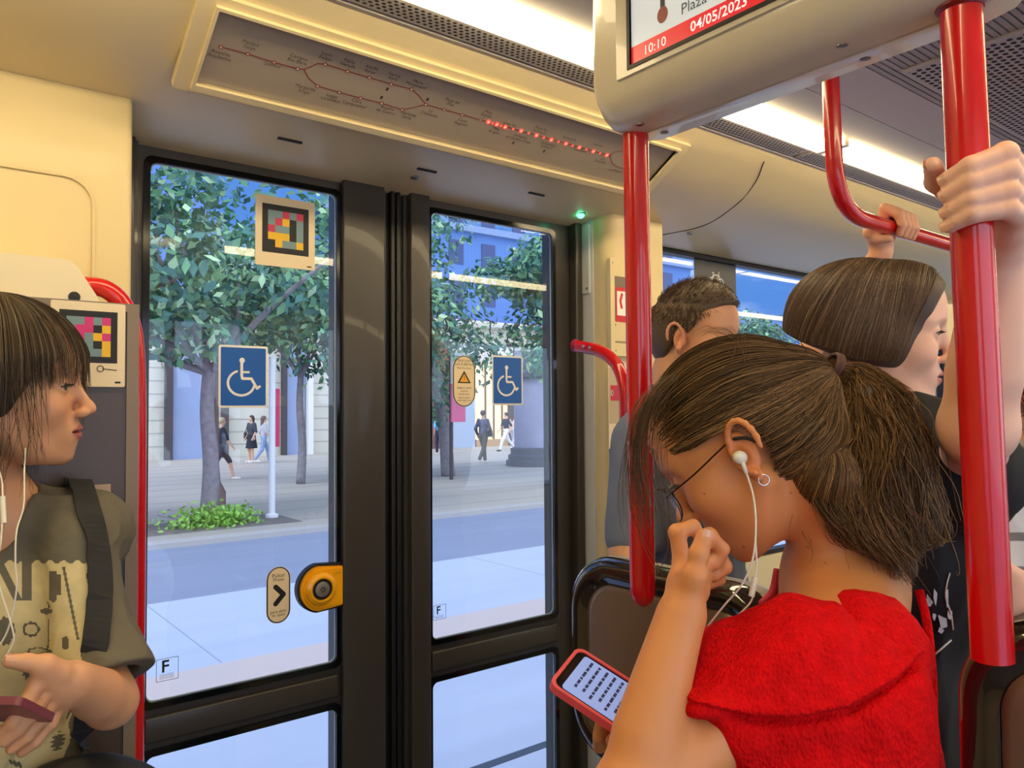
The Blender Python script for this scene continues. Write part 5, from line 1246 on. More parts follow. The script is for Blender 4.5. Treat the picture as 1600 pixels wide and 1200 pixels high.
# ================================================================== girl in the red dress (middle)
SK2 = np.array(srgb(208, 138, 82)); LIP2 = np.array(srgb(160, 78, 66))
def make_red_girl():
    f = cd(1166, 712, -.78, -.60, -.10); u = cd(1166, 712, -.60, .78, -.02); sc = 1.05; o_ = P(1164, 712, .975)
    neck = P(1318, 905, .99)
    fwb = cdir(-.93, 0, -.25); fwb[2] = 0; fwb /= np.linalg.norm(fwb); sd = np.cross([0, 0, 1.], fwb)      # her left: towards the viewer
    up = np.array([0, 0, 1.]); base = np.array([neck[0], neck[1], 0.])
    g = thing('person', 'girl in a red puff-sleeved top with ponytail and glasses, looking down', 'person', base)
    lean = fwb * .16 + up * -.985; lean /= np.linalg.norm(lean)
    chest = neck + np.array([0, 0, -.19]) + fwb * .01; waist = neck + np.array([0, 0, -.37]) - fwb * .0; hipc = neck + np.array([0, 0, -.54]) - fwb * .03
    shL = P(1290, 1010, .86); shR = P(1330, 960, 1.13)
    el = P(975, 1262, .74); wr = P(1062, 968, .80)
    elR = P(1085, 1250, 1.02); wrR = P(1010, 1185, .90)
    S = SDF(); head(S, o_, f, u, sc, eye_open=.0022, jaw=.98)
    S.frame(o_, f, u, sc); S.cone((-.036, 0, -.020), (-.055, 0, -.075), .046, .046, .02); nb = S.W((-.052, 0, -.055)); S.world()
    S.cone(nb, neck + cdir(-.3, 0, 0) * .0, .046, .058, .02); S.cone(neck, neck + cdir(-.2, -1, .4) * .06, .056, .07, .04)
    torso(S, neck, chest, waist, hipc, sd, fwb, sw=.15, cw=.125, cd=.085, slope=.05)
    S.cone(neck, shL, .056, .046, .04); S.cone(neck, shR, .052, .045, .04)
    S.chain([shL, el, wr], [.044, .032, .0205], .03); S.cone(el * .62 + wr * .38, wr, .0285, .0205, .02)
    S.chain([shR, elR, wrR], [.045, .036, .0235], .03)
    legs(S, hipc, sd, fwb, foot=False)
    J = dict(wrist=wr, fingers=[[P(1066, 880, .835), P(1058, 832, .84), P(1083, 823, .845), P(1098, 846, .85)],
                                [P(1080, 878, .850), P(1108, 838, .862), P(1128, 858, .868), P(1117, 882, .868)],
                                [P(1092, 888, .862), P(1122, 862, .876), P(1133, 886, .880), P(1117, 900, .878)],
                                [P(1098, 902, .870), P(1122, 885, .886), P(1124, 905, .888), P(1108, 914, .884)]],
             thumb=[P(1080, 940, .80), P(1085, 900, .795), P(1092, 866, .797), P(1100, 838, .802)])
    hand(S, J, .0083)
    # right hand holding the phone from behind and below
    c_ = P(938, 1100, .86)
    Jr = dict(wrist=wrR, fingers=[[wrR + (P(985, 1150 + 6 * i, .885) - wrR), P(968 - 5 * i, 1150 + 5 * i, .90), P(948 - 4 * i, 1142 + 8 * i, .885), P(940 - 2 * i, 1130 + 8 * i, .86)] for i in range(4)],
              thumb=[P(990, 1165, .87), P(978, 1160, .85), P(968, 1158, .842), P(958, 1158, .838)])
    hand(S, Jr, .0085)
    VQ = S.mesh(.0020, lo=np.array([-2, -2, .06])); C = head_cols(VQ[0], S, o_, f, u, sc, SK2, LIP2)
    V = VQ[0]
    for (px, py, d) in ((1162, 855, .90), (1262, 855, .93), (1236, 770, .93), (1100, 772, .92), (1290, 880, .9)):       # small moles
        q = P(px, py, d); r_ = ray(px, py); t_ = (V - CAMP) @ r_ / (r_ @ r_); dd = np.linalg.norm(V - CAMP - t_[:, None] * r_, axis=1)
        C[(dd < .0016)] *= .5
    bd = smooth_link('body', VQ, skinm, g, C)
    eyes(g, o_, f, u, sc, (1, 0, -.45), down=-.0012)
    nail(bd, J['thumb'][3], J['thumb'][2], cdir(.25, .1, 1), .0062)
    # red knitted top
    redk = mat('red_knit', srgb(214, 4, 10), .9, spec=.15, bump='voronoi', bscale=300, bstr=1.0, noise=.14, nscale=90, stretch=(1, 1, .6))
    T = SDF(); torso(T, neck, chest - up * .03, waist, hipc, sd, fwb, sw=.15, cw=.145, cd=.105, e=.01, slope=.05)
    # wide neckline: back and shoulders bare
    T.cone(neck + up * .08, neck - up * .10, .150, .105, .01, 's')
    cutplane(T, (0, 0, .62), (0, 0, -1)); disp(T, folds(.004, 40, 7))
    T2 = SDF(); torso(T2, neck, chest - up * .03, waist, hipc, sd, fwb, sw=.15, cw=.145, cd=.105, e=.004, slope=.05)
    smooth_link('bodice', T.mesh(.0035), redk, g)
    Q = SDF()
    c1 = P(1264, 1077, .825)
    Q.frame(c1, cdir(1, .0, 0), cdir(0, 1, .0)); Q.ell((0, 0, 0), (.108, .092, .096), .02); Q.ell((-.075, .0, .012), (.06, .07, .05), .03); Q.ell((.062, -.01, -.035), (.062, .075, .095), .03)
    Q.world()
    Q.frame(P(1275, 1165, .815), cdir(1, -.05, 0), cdir(0, 1, 0)); Q.ell((0, 0, 0), (.118, .085, .078), .006); Q.ell((-.085, 0, .028), (.045, .07, .034), .012); Q.world()
    Q.ell(P(1098, 1100, .77), (.028, .028, .014), .02); Q.cone(shL * .8 + el * .2, shL * .56 + el * .44, .062, .060, .02)
    # pulled-down neckline edge and drapes
    Q.fn(lambda Pp: .0085 * np.sin(((Pp - c1) @ cdir(.75, -.62, .2)) * 48 + 3 * np.sin(((Pp - c1) @ cdir(.5, .8, 0)) * 9)) ** 3 * np.clip(1 - np.linalg.norm(Pp - P(1300, 1000, .8), axis=1) / .16, 0, 1), (0, 0, 0), 99, .01, 'd')
    def crease(Pp):
        w_ = Pp - CAMP; dd = w_ @ FW; X = 800 + FPX * (w_ @ RT) / dd; Y = 600 - FPX * (w_ @ UP) / dd
        yc = np.interp(X, [1070, 1120, 1180, 1250, 1330, 1400, 1440], [1092, 1106, 1119, 1120, 1104, 1062, 1020]); t = (Y - yc) / 1500
        near = (dd < .84); return np.where(near, np.clip((X - 1110) / 60, 0, 1) * .010 * np.exp(-(t / .010) ** 2) * (t > 0) - .006 * np.exp(-(np.minimum(t, 0) / .022) ** 2) * (t <= 0), 0)
    Q.fn(crease, (0, 0, 0), 99, .01, 'd')
    disp(Q, folds(.0045, 34, 33)); disp(Q, folds(.0014, 130, 3, aniso=(1, 1, 1)))
    # top opening: cut by a plane-like surface so that the shoulder shows behind the sleeve
    a_, b_, c_3 = P(1205, 925, .80), P(1335, 930, .83), P(1452, 1085, .86)
    smooth_link('puff_sleeve', Q.mesh(.0026), redk, g)
    Q = SDF(); Q.frame(P(1345, 1085, 1.12), cdir(1, 0, 0), cdir(0, 1, 0)); Q.ell((0, 0, 0), (.08, .08, .09), .02); Q.world(); disp(Q, folds(.004, 40, 3)); smooth_link('puff_sleeve', Q.mesh(.005), redk, g)
    b = MB(); b.tube(bez([P(1436, 922, .97), P(1447, 965, .955), P(1453, 1010, .94), P(1458, 1090, .925), P(1456, 1200, .92)], 8), .0052, redk, 10)
    b.build('neckline_edge', g, smooth=True)
    b = MB(); b.tube(bez([P(1190, 945, 1.02), P(1208, 925, 1.03), P(1216, 890, 1.04)], 8), .006, mat('rose_lining', srgb(200, 50, 80), .7), 8); b.build('neckline_lining', g, smooth=True)
    # trousers and shoes
    Q = SDF(); Q.frame(hipc, fwb, up, 1.); Q.ell((0, 0, 0), (.115, .155, .13), .05); Q.world(); garment_legs(Q, hipc, sd, fwb); cutplane(Q, (0, 0, .10), (0, 0, -1)); cutplane(Q, hipc + [0, 0, .08], (0, 0, 1)); disp(Q, folds(.004, 35, 3))
    smooth_link('trousers', Q.mesh(.006), mat('blue_denim', srgb(60, 80, 120), .8), g); shoes(g, hipc, sd, fwb, mat('white_shoe', srgb(220, 218, 212), .5))
    # hair: combed back into a tail
    HS = SDF(); HS.frame(o_, f, u, sc)
    HS.ell((-.016, 0, .044), (.103, .079, .093), .02); HS.ell((-.058, 0, .0), (.062, .064, .07), .03); HS.ell((-.10, 0, .03), (.035, .032, .032), .03); HS.ell((-.064, 0, -.060), (.036, .042, .045), .03)
    oo, R, s_ = HS.M
    def hairline(Pp):
        q = (Pp - oo) @ R / sc; x, y, z = q.T
        fr = np.interp(z, [-.13, -.09, -.055, -.035, -.01, .015, .035, .042, .05, .07, .10], [-.06, -.045, -.034, -.030, -.032, -.034, -.02, .035, .060, .070, .10]); return x - fr
    HS0 = SDF(); HS0.p = list(HS.p)
    HS.fn(hairline, o_, 99, .006, 'i')
    HS.frame(o_, f, u, sc)
    for s2 in (-1, 1): HS.ell((-.008, .090 * s2, .002), (.021, .020, .034), .004, 's')
    hb = np.array((.100, .050, .015)); hh = (.36, .20, .07)
    smooth_link('hair_mass', HS.mesh(.003), hair_under((.055, .030, .012)), g)
    r = np.random.default_rng(5); sg = 20
    C0 = np.array([-.016, 0, .040]); RR = np.array([.104, .080, .094]); tie = np.array([-.146, 0, .020])
    roots = []
    hl = [(.086, 0, .094), (.084, .03, .088), (.074, .052, .070), (.062, .064, .045), (.050, .068, .030), (.040, .074, .024), (.020, .078, .036), (-.002, .080, .044), (-.022, .078, .040), (-.034, .074, .020), (-.036, .070, .0), (-.034, .062, -.030), (-.036, .052, -.06), (-.046, .040, -.09), (-.060, .022, -.115), (-.068, 0, -.12)]
    hl = np.array(hl); hl2 = hl.copy(); hl2[:, 1] *= -1; HLp = np.vstack([bez(hl, 12), bez(hl2, 12)])
    PP = []
    n = 5600
    for i in range(n):
        k = r.integers(0, len(HLp)); p0 = HLp[k] + r.normal(size=3) * .003
        d0 = (p0 - C0) / RR; d0 /= np.linalg.norm(d0); d1 = (tie - C0) / RR; d1 /= np.linalg.norm(d1); om = math.acos(np.clip(d0 @ d1, -1, 1)); t0 = r.uniform(0, .75) if r.uniform() < .55 else 0.
        t = t0 + (1 - t0) * np.linspace(0, 1, sg)[:, None]; d = (np.sin((1 - t) * om) * d0 + np.sin(t * om) * d1) / math.sin(om)
        off = r.uniform(.000, .0045) + .0065 * np.sin(np.clip(t, 0, 1) * PI) * r.uniform(.6, 1.1) ; base_ = C0 + d * RR * (1 + off / .09)
        low = np.clip((.0 - base_[:, 2:3]) / .06, 0, 1); base_[:, 0:1] += low * .012; 
        w = np.clip((t - .80) / .20, 0, 1) ** 1.6; q = base_ * (1 - w) + (tie + r.normal(size=3) * [.003, .009, .009] * .4) * w
        wav = .0016 * np.sin(t * 16 + r.uniform(0, 6)) * r.normal(); q += wav * np.array([.3, .5, 1.]); 
        if np.any((np.abs(q[:, 1]) > .062) & (((q[:, 0] + .007) / .019) ** 2 + ((q[:, 2] - .001) / .032) ** 2 < 1)): continue
        PP.append(oo + q @ R.T * sc)
    tt = np.linspace(0, 1, sg)[None]; PP = snap(PP, HS0, .0003, .005, w=np.clip((1 - tt) / .18, 0, 1) ** .7); strands('hair', PP, .00058, hairm, g, hb, .33, 1, hi=hh)
    # nape: hair drawn up from behind the ear
    NM = SDF(); NM.chain([P(1235, 690, .925), P(1285, 742, .920), P(1335, 800, .925), P(1385, 870, .935)], [.026, .032, .030, .012], .02); NM.cone(P(1285, 665, .935), P(1300, 740, .925), .018, .030, .02)
    smooth_link('nape_hair_mass', NM.mesh(.003), hair_under((.055, .030, .012)), g)
    NP = []; rl = np.array([(1200, 712), (1212, 742), (1240, 770), (1275, 795), (1312, 822), (1350, 862), (1395, 915)])
    for i in range(2400):
        s_ = r.uniform(0, 5.98); j = int(s_); rx, ry = rl[j] + (rl[j + 1] - rl[j]) * (s_ - j) + r.normal(size=2) * 4; k = r.uniform(0, .75) if r.uniform() < .5 else 0
        ex, ey = 1292 + r.normal() * 3 + 5, 590 + r.normal() * 4; mx, my = (rx + ex) / 2 + 16, (ry + ey) / 2 + 10; q = bez([P(rx, ry, .902), P(rx * .6 + mx * .4, ry * .6 + my * .4, .885), P(mx, my, .882), P(ex * .75 + mx * .25, ey * .75 + my * .25, .90), P(ex, ey, .94)], 6)
        ii = np.linspace((len(q) - 1) * k, len(q) - 1, sg); q = np.stack([np.interp(ii, np.arange(len(q)), q[:, c]) for c in range(3)], 1); NP.append(q)
    tt = np.linspace(0, 1, sg)[None]; NP = snap(NP, NM, .0003, .004, w=np.clip((1 - tt) / .3, 0, 1)); strands('nape_hair', NP, .0005, hairm, g, hb, .33, 12, hi=hh)
    # tail
    PP = []; sg2 = 30
    for i in range(6500):
        a = r.uniform(0, 2 * PI); rad = math.sqrt(r.uniform(0, 1)); cx, cy = rad * math.cos(a), rad * math.sin(a)
        L = r.uniform(.55, 1.0); end_y = 940 - abs(cx + .15) * 120
        ctrl = [(1297, 578, 0), (1333 + 16 * cx, 590 - 22 * cx, 8), (1352 + 68 * cx, 655 - 36 * cx, 30), (1356 + 106 * cx, 750 - 24 * cx, 48), (1392 + 82 * cx, 850 - 5 * cx, 48), (1424 + 34 * cx, end_y, 30)]
        pts = [P(x + (cy * .0), y, .985 - (.0010 * w_) * cy * 1.1 - .0011 * w_) for x, y, w_ in ctrl]
        pts = bez(pts, 7)[:]; m_ = len(pts); cut = max(8, int(m_ * L)); ii = np.linspace(0, cut - 1, sg2); q = np.stack([np.interp(ii, np.arange(m_), pts[:, j]) for j in range(3)], 1)
        t = np.linspace(0, L, sg2)[:, None]; cl = (int((cx + 1) * 4) * 7 + int((cy + 1) * 4) * 3); amp = .0065 * np.clip(t * 2, 0, 1)
        q += amp * np.sin(t * 17 + cl) * RT + amp * .8 * np.sin(t * 13 + cl * 1.7) * (-FW) + .0028 * np.sin(t * 34 + r.uniform(0, 6)) * r.normal() * RT + .002 * r.normal(size=(1, 3)) * t
        if r.uniform() < .03: q += (t ** 2) * r.normal(size=3) * .03
        PP.append(q)
    pt_ = strands('ponytail', PP, .00056, hairm, g, hb, .35, 8, hi=hh)
    PT = SDF(); PT.chain([P(1300, 580, 1.01), P(1345, 635, .965), P(1352, 735, .945), P(1385, 820, .945), P(1420, 890, .95)], [.008, .022, .045, .036, .012], .02); disp(PT, folds(.006, 50, 2, aniso=(1, 1, .2)))
    smooth_link('ponytail_mass', PT.mesh(.004), hair_under((.055, .030, .012)), g)
    b = MB()
    for k in range(3):
        ax = (P(1320, 584, 1.0) - P(1285, 566, 1.0)); ax /= np.linalg.norm(ax); c_ = P(1296 + 3.6 * k, 573 + 1.4 * k, .950); e1 = cdir(.25, 1, 0); e1 -= ax * (e1 @ ax); e1 /= np.linalg.norm(e1); e2 = np.cross(ax, e1)
        b.tube([c_ + (e1 * math.cos(a) * .0175 + e2 * math.sin(a) * .0215) for a in np.linspace(0, 2 * PI, 24, endpoint=False)], .0024, mat('hair_tie_brown', srgb(84, 52, 44), .7), 8, closed=True)
    b.build('hair_tie', pt_, smooth=True)
    # loose strands round the face and the nape
    PP = []
    def lock(pts, n_, spread, L0=.8):
        for i in range(n_):
            o2 = r.normal(size=2) * spread; e2 = r.normal(size=2) * spread * 2.2; m_ = len(pts)
            q = [P(x + o2[0] + e2[0] * (j / m_), y + o2[1] * .5, d + r.normal() * .001) for j, (x, y, d) in enumerate(pts)]
            q = bez(q, 8); L = r.uniform(L0, 1); ii = np.linspace(0, (len(q) - 1) * L, sg); q = np.stack([np.interp(ii, np.arange(len(q)), q[:, j]) for j in range(3)], 1)
            t = np.linspace(0, 1, sg)[:, None]; q += .002 * np.sin(t * 9 + i) * RT * r.normal(); PP.append(q)
    lock([(1048, 590, .95), (1012, 630, .93), (996, 690, .92), (1000, 760, .915), (1022, 830, .91)], 60, 7)
    lock([(1040, 600, .95), (1004, 640, .93), (990, 700, .92), (988, 780, .915), (1004, 850, .91)], 45, 9)
    lock([(1052, 590, .96), (1020, 650, .94), (1012, 720, .93), (1022, 790, .93), (1030, 850, .93)], 26, 9)
    lock([(1020, 700, .93), (1040, 800, .92), (1046, 850, .915), (1022, 905, .91)], 5, 3)
    lock([(1010, 760, .92), (1005, 830, .91), (1030, 890, .90), (1060, 910, .895)], 3, 3)
    lock([(1240, 770, .925), (1225, 810, .915), (1215, 850, .91)], 5, 6, .3)
    lock([(1262, 790, .93), (1262, 840, .93), (1258, 880, .925)], 5, 8, .3)
    lock([(1300, 790, .95), (1306, 860, .94), (1300, 900, .93)], 5, 6, .4)
    lock([(1160, 560, .90), (1150, 525, .92), (1120, 510, .94), (1080, 530, .95)], 10, 8, .4)
    lock([(1250, 555, .93), (1225, 520, .93), (1190, 505, .94)], 9, 8, .4)
    strands('loose_strands', PP, .00036, hairm, g, hb, .3, 6)
    # glasses
    gl = thing('eyeglasses', 'thin dark round eyeglasses worn by the girl in red', 'glasses', oo)
    W_ = lambda p: oo + R @ np.array(p) * sc
    fm = mat('glasses_frame', srgb(46, 34, 32), .25, metal=.6)
    for s2 in (-1, 1):
        b = MB(); cen = np.array([.104, .033 * s2, .004])
        ring = [W_(cen + [-.004 * abs(math.cos(a)) - (.013 if math.cos(a) > 0 else 0) * math.cos(a), s2 * .0235 * math.cos(a), .0225 * math.sin(a)]) for a in np.linspace(0, 2 * PI, 40, endpoint=False)]
        b.tube(ring, .0009, fm, 8, closed=True); b.build('rim', gl, smooth=True)
        b = MB(); b.add(ring, [list(range(40))], mat('lens', (.9, .9, .9), .02, alpha=.12, coat=1.)); b.build('lens', gl)
        b = MB(); b.tube(bez([W_((.096, .0565 * s2, .010)), W_((.088, .066 * s2, .012)), W_((.05, .074 * s2, .014)), W_((.0, .0795 * s2, .020)), W_((-.016, .0835 * s2, .017))], 6), .0011, fm, 8); b.build('temple_arm', gl, smooth=True)
        b = MB(); b.tube(bez([W_((-.010, .083 * s2, .020)), W_((-.022, .086 * s2, .012)), W_((-.032, .0865 * s2, -.004))], 6), .0022, black, 8); b.build('arm_tip', gl, smooth=True)
    b = MB(); b.tube(bez([W_((.103, -.010, .010)), W_((.108, 0, .014)), W_((.103, .010, .010))], 6), .001, fm, 8); b.build('bridge', gl, smooth=True)
    # earphones
    e = thing('earphones', 'white wired earphones of the girl in red, one bud in her ear', 'earphones', oo)
    wm = mat('white_cable', srgb(226, 222, 206), .4)
    ec = W_((-.003, .0835, .0)); 
    b = MB(); axd = cdir(.1, -.05, 1)
    b.tube([ec - axd * .004, ec + axd * .004, ec + axd * .008, ec + axd * .0085], [.0075, .0078, .006, .001], wm, 16); b.build('ear_bud', e, smooth=True)
    s0 = ec + axd * .004
    b = MB(); b.tube([s0, P(1166, 740, .885)], [.0032, .0022], wm, 12); b.build('bud_stem', e, smooth=True)
    b = MB(); b.tube(bez([P(1166, 738, .885), P(1177, 775, .875), P(1181, 820, .868), P(1177, 870, .862), P(1160, 912, .865), P(1130, 948, .875), P(1098, 990, .89), P(1090, 1003, .90)], 8), .0011, wm, 8); b.build('cable', e, smooth=True)
    b = MB(); b.tube(bez([P(1180, 840, .88), P(1182, 880, .875), P(1177, 930, .872), P(1160, 955, .872), P(1120, 985, .885), P(1092, 1006, .9)], 8), .0011, wm, 8); b.build('cable', e, smooth=True)
    b = MB(); b.tube([P(1180, 902, .8735), P(1174, 932, .871)], .0034, wm, 12); b.build('remote', e, auto=40)
    b = MB(); b.tube(bez([P(1400, 960, 1.06), P(1460, 970, 1.03), P(1480, 1005, 1.0)], 6), .001, wm, 6); 
    # earring
    er = W_((-.008, .0795, -.034)); b = MB(); b.tube([er + (RT * math.cos(a) + UP * math.sin(a)) * .0062 for a in np.linspace(0, 2 * PI, 20, endpoint=False)], .0009, mat('silver', (.8, .8, .82), .15, metal=1.), 8, closed=True)
    tag(b.build('earring', smooth=True), 'small silver hoop earring in the lobe of the girl in red', 'earring')
    # phone
    ph = thing('smartphone', 'smartphone in a coral-pink case showing lines of text, held by the girl in red', 'phone', c_)
    tl, br, bl_ = P(886, 1040, .865), P(1010, 1120, .835), P(862, 1068, .835)
    u_ = P(985, 1150, .80) - bl_; u_ /= np.linalg.norm(u_); v_ = (tl - bl_); 
    M = frame(bl_, u_, v_); wdt = .070; Lg = .150
    sg_ = 1 if np.dot(M[:3, 2], CAMP - bl_) > 0 else -1
    b = MB(M=M); b.ringprism(rrect(-.003, -.003, Lg + .003, wdt + .003, .011), rrect(.001, .001, Lg - .001, wdt - .001, .009), -.008 * sg_, .0012 * sg_, mat('coral_case', srgb(222, 84, 92), .4)); b.prism(rrect(-.002, -.002, Lg + .002, wdt + .002, .010), -.009 * sg_, -.006 * sg_, MATS['coral_case']); b.build('case', ph, auto=40)
    b = MB(M=M); b.prism(rrect(.001, .001, Lg - .001, wdt - .001, .009), -.0062 * sg_, -.0004 * sg_, mat('phone_glass', (.01, .01, .012), .05)); b.build('phone_body', ph)
    b = MB(M=M); b.prism(rrect(.010, .004, Lg - .006, wdt - .004, .004), -.0003 * sg_, .0001 * sg_, mat('phone_screen', (.2, .25, .4), .1, emit=srgb(116, 140, 200), estr=.75)); b.build('screen', ph)
    b = MB(M=M); rr = np.random.default_rng(4)
    for i in range(13):
        y = .020 + i * .0098
        x = .008
        while x < .060:
            w_ = rr.uniform(.003, .009)
            if x + w_ > .063: break
            b.rect(y, wdt - x - w_, y + .0032, wdt - x, .0003 * sg_, mat('screen_text', srgb(52, 66, 120), .3)); x += w_ + .0016
    b.build('text_lines', ph)
make_red_girl()
# ================================================================== the other passengers
def make_bob():
    f = cd(1376, 530, .99, -.10, .02); u = cd(1376, 530, .10, .99, 0); sc = 1.0; o_ = P(1376, 530, 1.27)
    neck = P(1385, 640, 1.29); up = np.array([0, 0, 1.]); fwb = cdir(.97, 0, .15); fwb[2] = 0; fwb /= np.linalg.norm(fwb); sd = np.cross(up, fwb)
    SK = np.array(srgb(226, 178, 150)); LP = np.array(srgb(180, 104, 96)); base = np.array([neck[0], neck[1], 0])
    g = thing('person', 'person with a smooth brown bob and black T-shirt gripping the thick red pole', 'person', base)
    chest = neck - up * .23 + fwb * .02; waist = neck - up * .45; hipc = neck - up * .62
    shR = P(1512, 765, 1.12); shL = P(1380, 720, 1.5); el = P(1527, 668, .90); wr = P(1560, 405, .85)
    S = SDF(); head(S, o_, f, u, sc, male=True, eye_open=.0026, jaw=1.02)
    S.frame(o_, f, u, sc); S.cone((-.034, 0, -.04), (-.048, 0, -.12), .052, .054, .016); nb = S.W((-.036, 0, -.07)); S.world(); S.cone(nb, neck, .052, .056, .02)
    torso(S, neck, chest, waist, hipc, sd, fwb, sw=.15, cw=.135, cd=.09, slope=.06, k=.03)
    S.cone(neck - up * .04, shR, .05, .044, .03)
    S.chain([shR, el, wr], [.042, .036, .0205], .03); S.cone(el * .65 + wr * .35, wr, .034, .0205, .03)
    elL = shL - up * .27 + fwb * .02; wrL = elL + fwb * .2 - up * .12; S.chain([shL, elL, wrL], [.044, .036, .024], .03)
    legs(S, hipc, sd, fwb, foot=False)
    # right hand round the pole
    pa, pb = t4, t3; ax = (pb - pa) / np.linalg.norm(pb - pa)
    def pole_at(y): 
        best = min(np.linspace(0, 1, 600), key=lambda k: abs((lambda q: 600 - FPX * ((q - CAMP) @ UP) / ((q - CAMP) @ FW))(pa + (pb - pa) * k) - y)); return pa + (pb - pa) * best
    eR = RT - ax * (RT @ ax); eR /= np.linalg.norm(eR); eC = -FW - ax * (-FW @ ax); eC -= eR * (eC @ eR); eC /= np.linalg.norm(eC)
    def around(y, deg, rad): c = pole_at(y); a = math.radians(deg); return c + (eR * math.cos(a) + eC * math.sin(a)) * rad
    fs = []
    for i, (ym, yt) in enumerate(((262, 282), (286, 306), (312, 332), (336, 354))):
        fs.append([around(ym + 6, 2, .046), around(ym - 8 + i * 3, 52, .0335), around((ym + yt) / 2 - 2, 118, .0295), around(yt, 163, .0285)])
    J = dict(wrist=wr, fingers=fs, thumb=[around(330, -45, .046), around(300, -75, .036), around(272, -128, .032), around(254, -172, .034)])
    hand(S, J, .0098, sc=1.08)
    hl = dict(wrist=wrL, fingers=[[wrL + (fwb * .06 - up * (.04 + .01 * i) + sd * (.02 - .013 * i)) , wrL + (fwb * .085 - up * (.065 + .01 * i) + sd * (.02 - .014 * i)), wrL + (fwb * .09 - up * (.09 + .008 * i) + sd * (.015 - .012 * i)), wrL + (fwb * .08 - up * (.11 + .006 * i) + sd * (.01 - .01 * i))] for i in range(4)],
              thumb=[wrL + fwb * .02 + sd * .02, wrL + fwb * .05 + sd * .03 - up * .01, wrL + fwb * .075 + sd * .03 - up * .03, wrL + fwb * .09 + sd * .02 - up * .05])
    hand(S, hl, .009)
    VQ = S.mesh(.0023, lo=np.array([-2, -2, .06])); C = head_cols(VQ[0], S, o_, f, u, sc, SK, LP); 
    kn = np.min([np.linalg.norm(VQ[0] - q[1], axis=1) for q in fs], 0); wk = np.exp(-(kn / .012) ** 2)[:, None] * .4; C = C * (1 - wk) + C * np.array([1.05, .82, .78]) * wk
    bd = smooth_link('body', VQ, skinm, g, C); eyes(g, o_, f, u, sc, (1, -.05, -.28), brow=(.03, .018, .01), brow_t=.0036, down=-.0012, lash=True)
    for q in fs: nail(bd, q[3], q[2], around(300, 158, 1.) - pole_at(300), .0058)
    nail(bd, J['thumb'][3], J['thumb'][2], around(300, 190, 1.) - pole_at(300), .0065)
    T = SDF(); torso(T, neck, chest, waist, hipc, sd, fwb, sw=.15, cw=.155, cd=.115, e=.014, slope=.05, k=.03)
    T.cone(neck - up * .05, shR, .06, .056, .03); T.cone(shR, shR * .5 + el * .5 + np.array([0, 0, -.015]), .060, .066, .03); T.cone(shL, shL * .4 + elL * .6, .058, .062, .03)
    T.cone(neck - up * .02 + fwb * .02, neck + up * .1 + fwb * .02, .062, .078, .008, 's'); cutplane(T, (0, 0, hipc[2] - .06), (0, 0, -1)); disp(T, folds(.005, 38, 15))
    TV = T.mesh(.004); smooth_link('t_shirt', TV, mat('black_jersey', srgb(22, 20, 20), .85), g)
    bvh = BVHTree.FromPolygons([Vector(v) for v in TV[0]], [tuple(int(i) for i in q) for q in TV[1]])
    def onshirt(px, py):
        d = ray(px, py); d = d / np.linalg.norm(d); h = bvh.ray_cast(Vector(CAMP), Vector(d)); return (np.array(h[0]) - d * .002) if h[0] is not None else None
    wp = mat('white_shirt_print', srgb(200, 198, 196), .8); b = MB(); rr = np.random.default_rng(9); ex = cdir(1, 0, 0); ey = cdir(0, 1, 0)
    for (px, py, w_, h_) in ((1452, 938, 9, 12), (1462, 930, 4, 20), (1474, 968, 10, 22), (1484, 958, 5, 18), (1460, 962, 4, 10), (1470, 985, 6, 7), (1480, 930, 3, 26)):
        q = onshirt(px, py)
        if q is None: continue
        b.flat([(w_ * .00085 * math.cos(a) * rr.uniform(.5, 1), h_ * .00085 * math.sin(a) * rr.uniform(.6, 1)) for a in np.linspace(0, 2 * PI, 9, endpoint=False)], 0, wp, M=frame(q, ex, ey))
    b.build('shirt_print', g)
    pts = [onshirt(x, y) for x, y in ((1484, 895), (1479, 915), (1478, 935), (1486, 960), (1489, 984))]; pts = [p for p in pts if p is not None]
    e = thing('earphones', 'thin white earphone cable on the black T-shirt beside the thick red pole', 'earphones', P(1480, 930, 1.05))
    wm = mat('white_cable', srgb(226, 222, 206), .4)
    if len(pts) > 2: b = MB(); b.tube(bez(pts, 6), .0013, wm, 6); b.build('cable', e, smooth=True)
    pts = [onshirt(x, y) for x, y in ((1458, 1024), (1470, 1014), (1486, 1000))]; pts = [p for p in pts if p is not None]
    if len(pts) > 1: b = MB(); b.tube(np.array(pts), .0016, wm, 6); b.build('cable', e, smooth=True)
    Q = SDF(); Q.frame(hipc, fwb, up, 1.); Q.ell((0, 0, 0), (.115, .15, .13), .05); Q.world(); garment_legs(Q, hipc, sd, fwb); cutplane(Q, (0, 0, .10), (0, 0, -1)); cutplane(Q, hipc + [0, 0, .08], (0, 0, 1)); disp(Q, folds(.004, 35, 3))
    smooth_link('trousers', Q.mesh(.007), mat('black_jeans', srgb(28, 28, 32), .8), g); shoes(g, hipc, sd, fwb, mat('black_shoe', srgb(24, 24, 24), .5))
    # hair: smooth bob
    HS = SDF(); HS.frame(o_, f, u, sc); oo, R, s_ = HS.M
    HS.ell((-.032, 0, .036), (.118, .090, .092), .02); HS.ell((-.045, 0, -.010), (.098, .090, .08), .03); HS.ell((.030, 0, .066), (.062, .074, .058), .02); HS.ell((.0, 0, -.005), (.06, .088, .06), .02)
    HS0 = SDF(); HS0.p = list(HS.p)
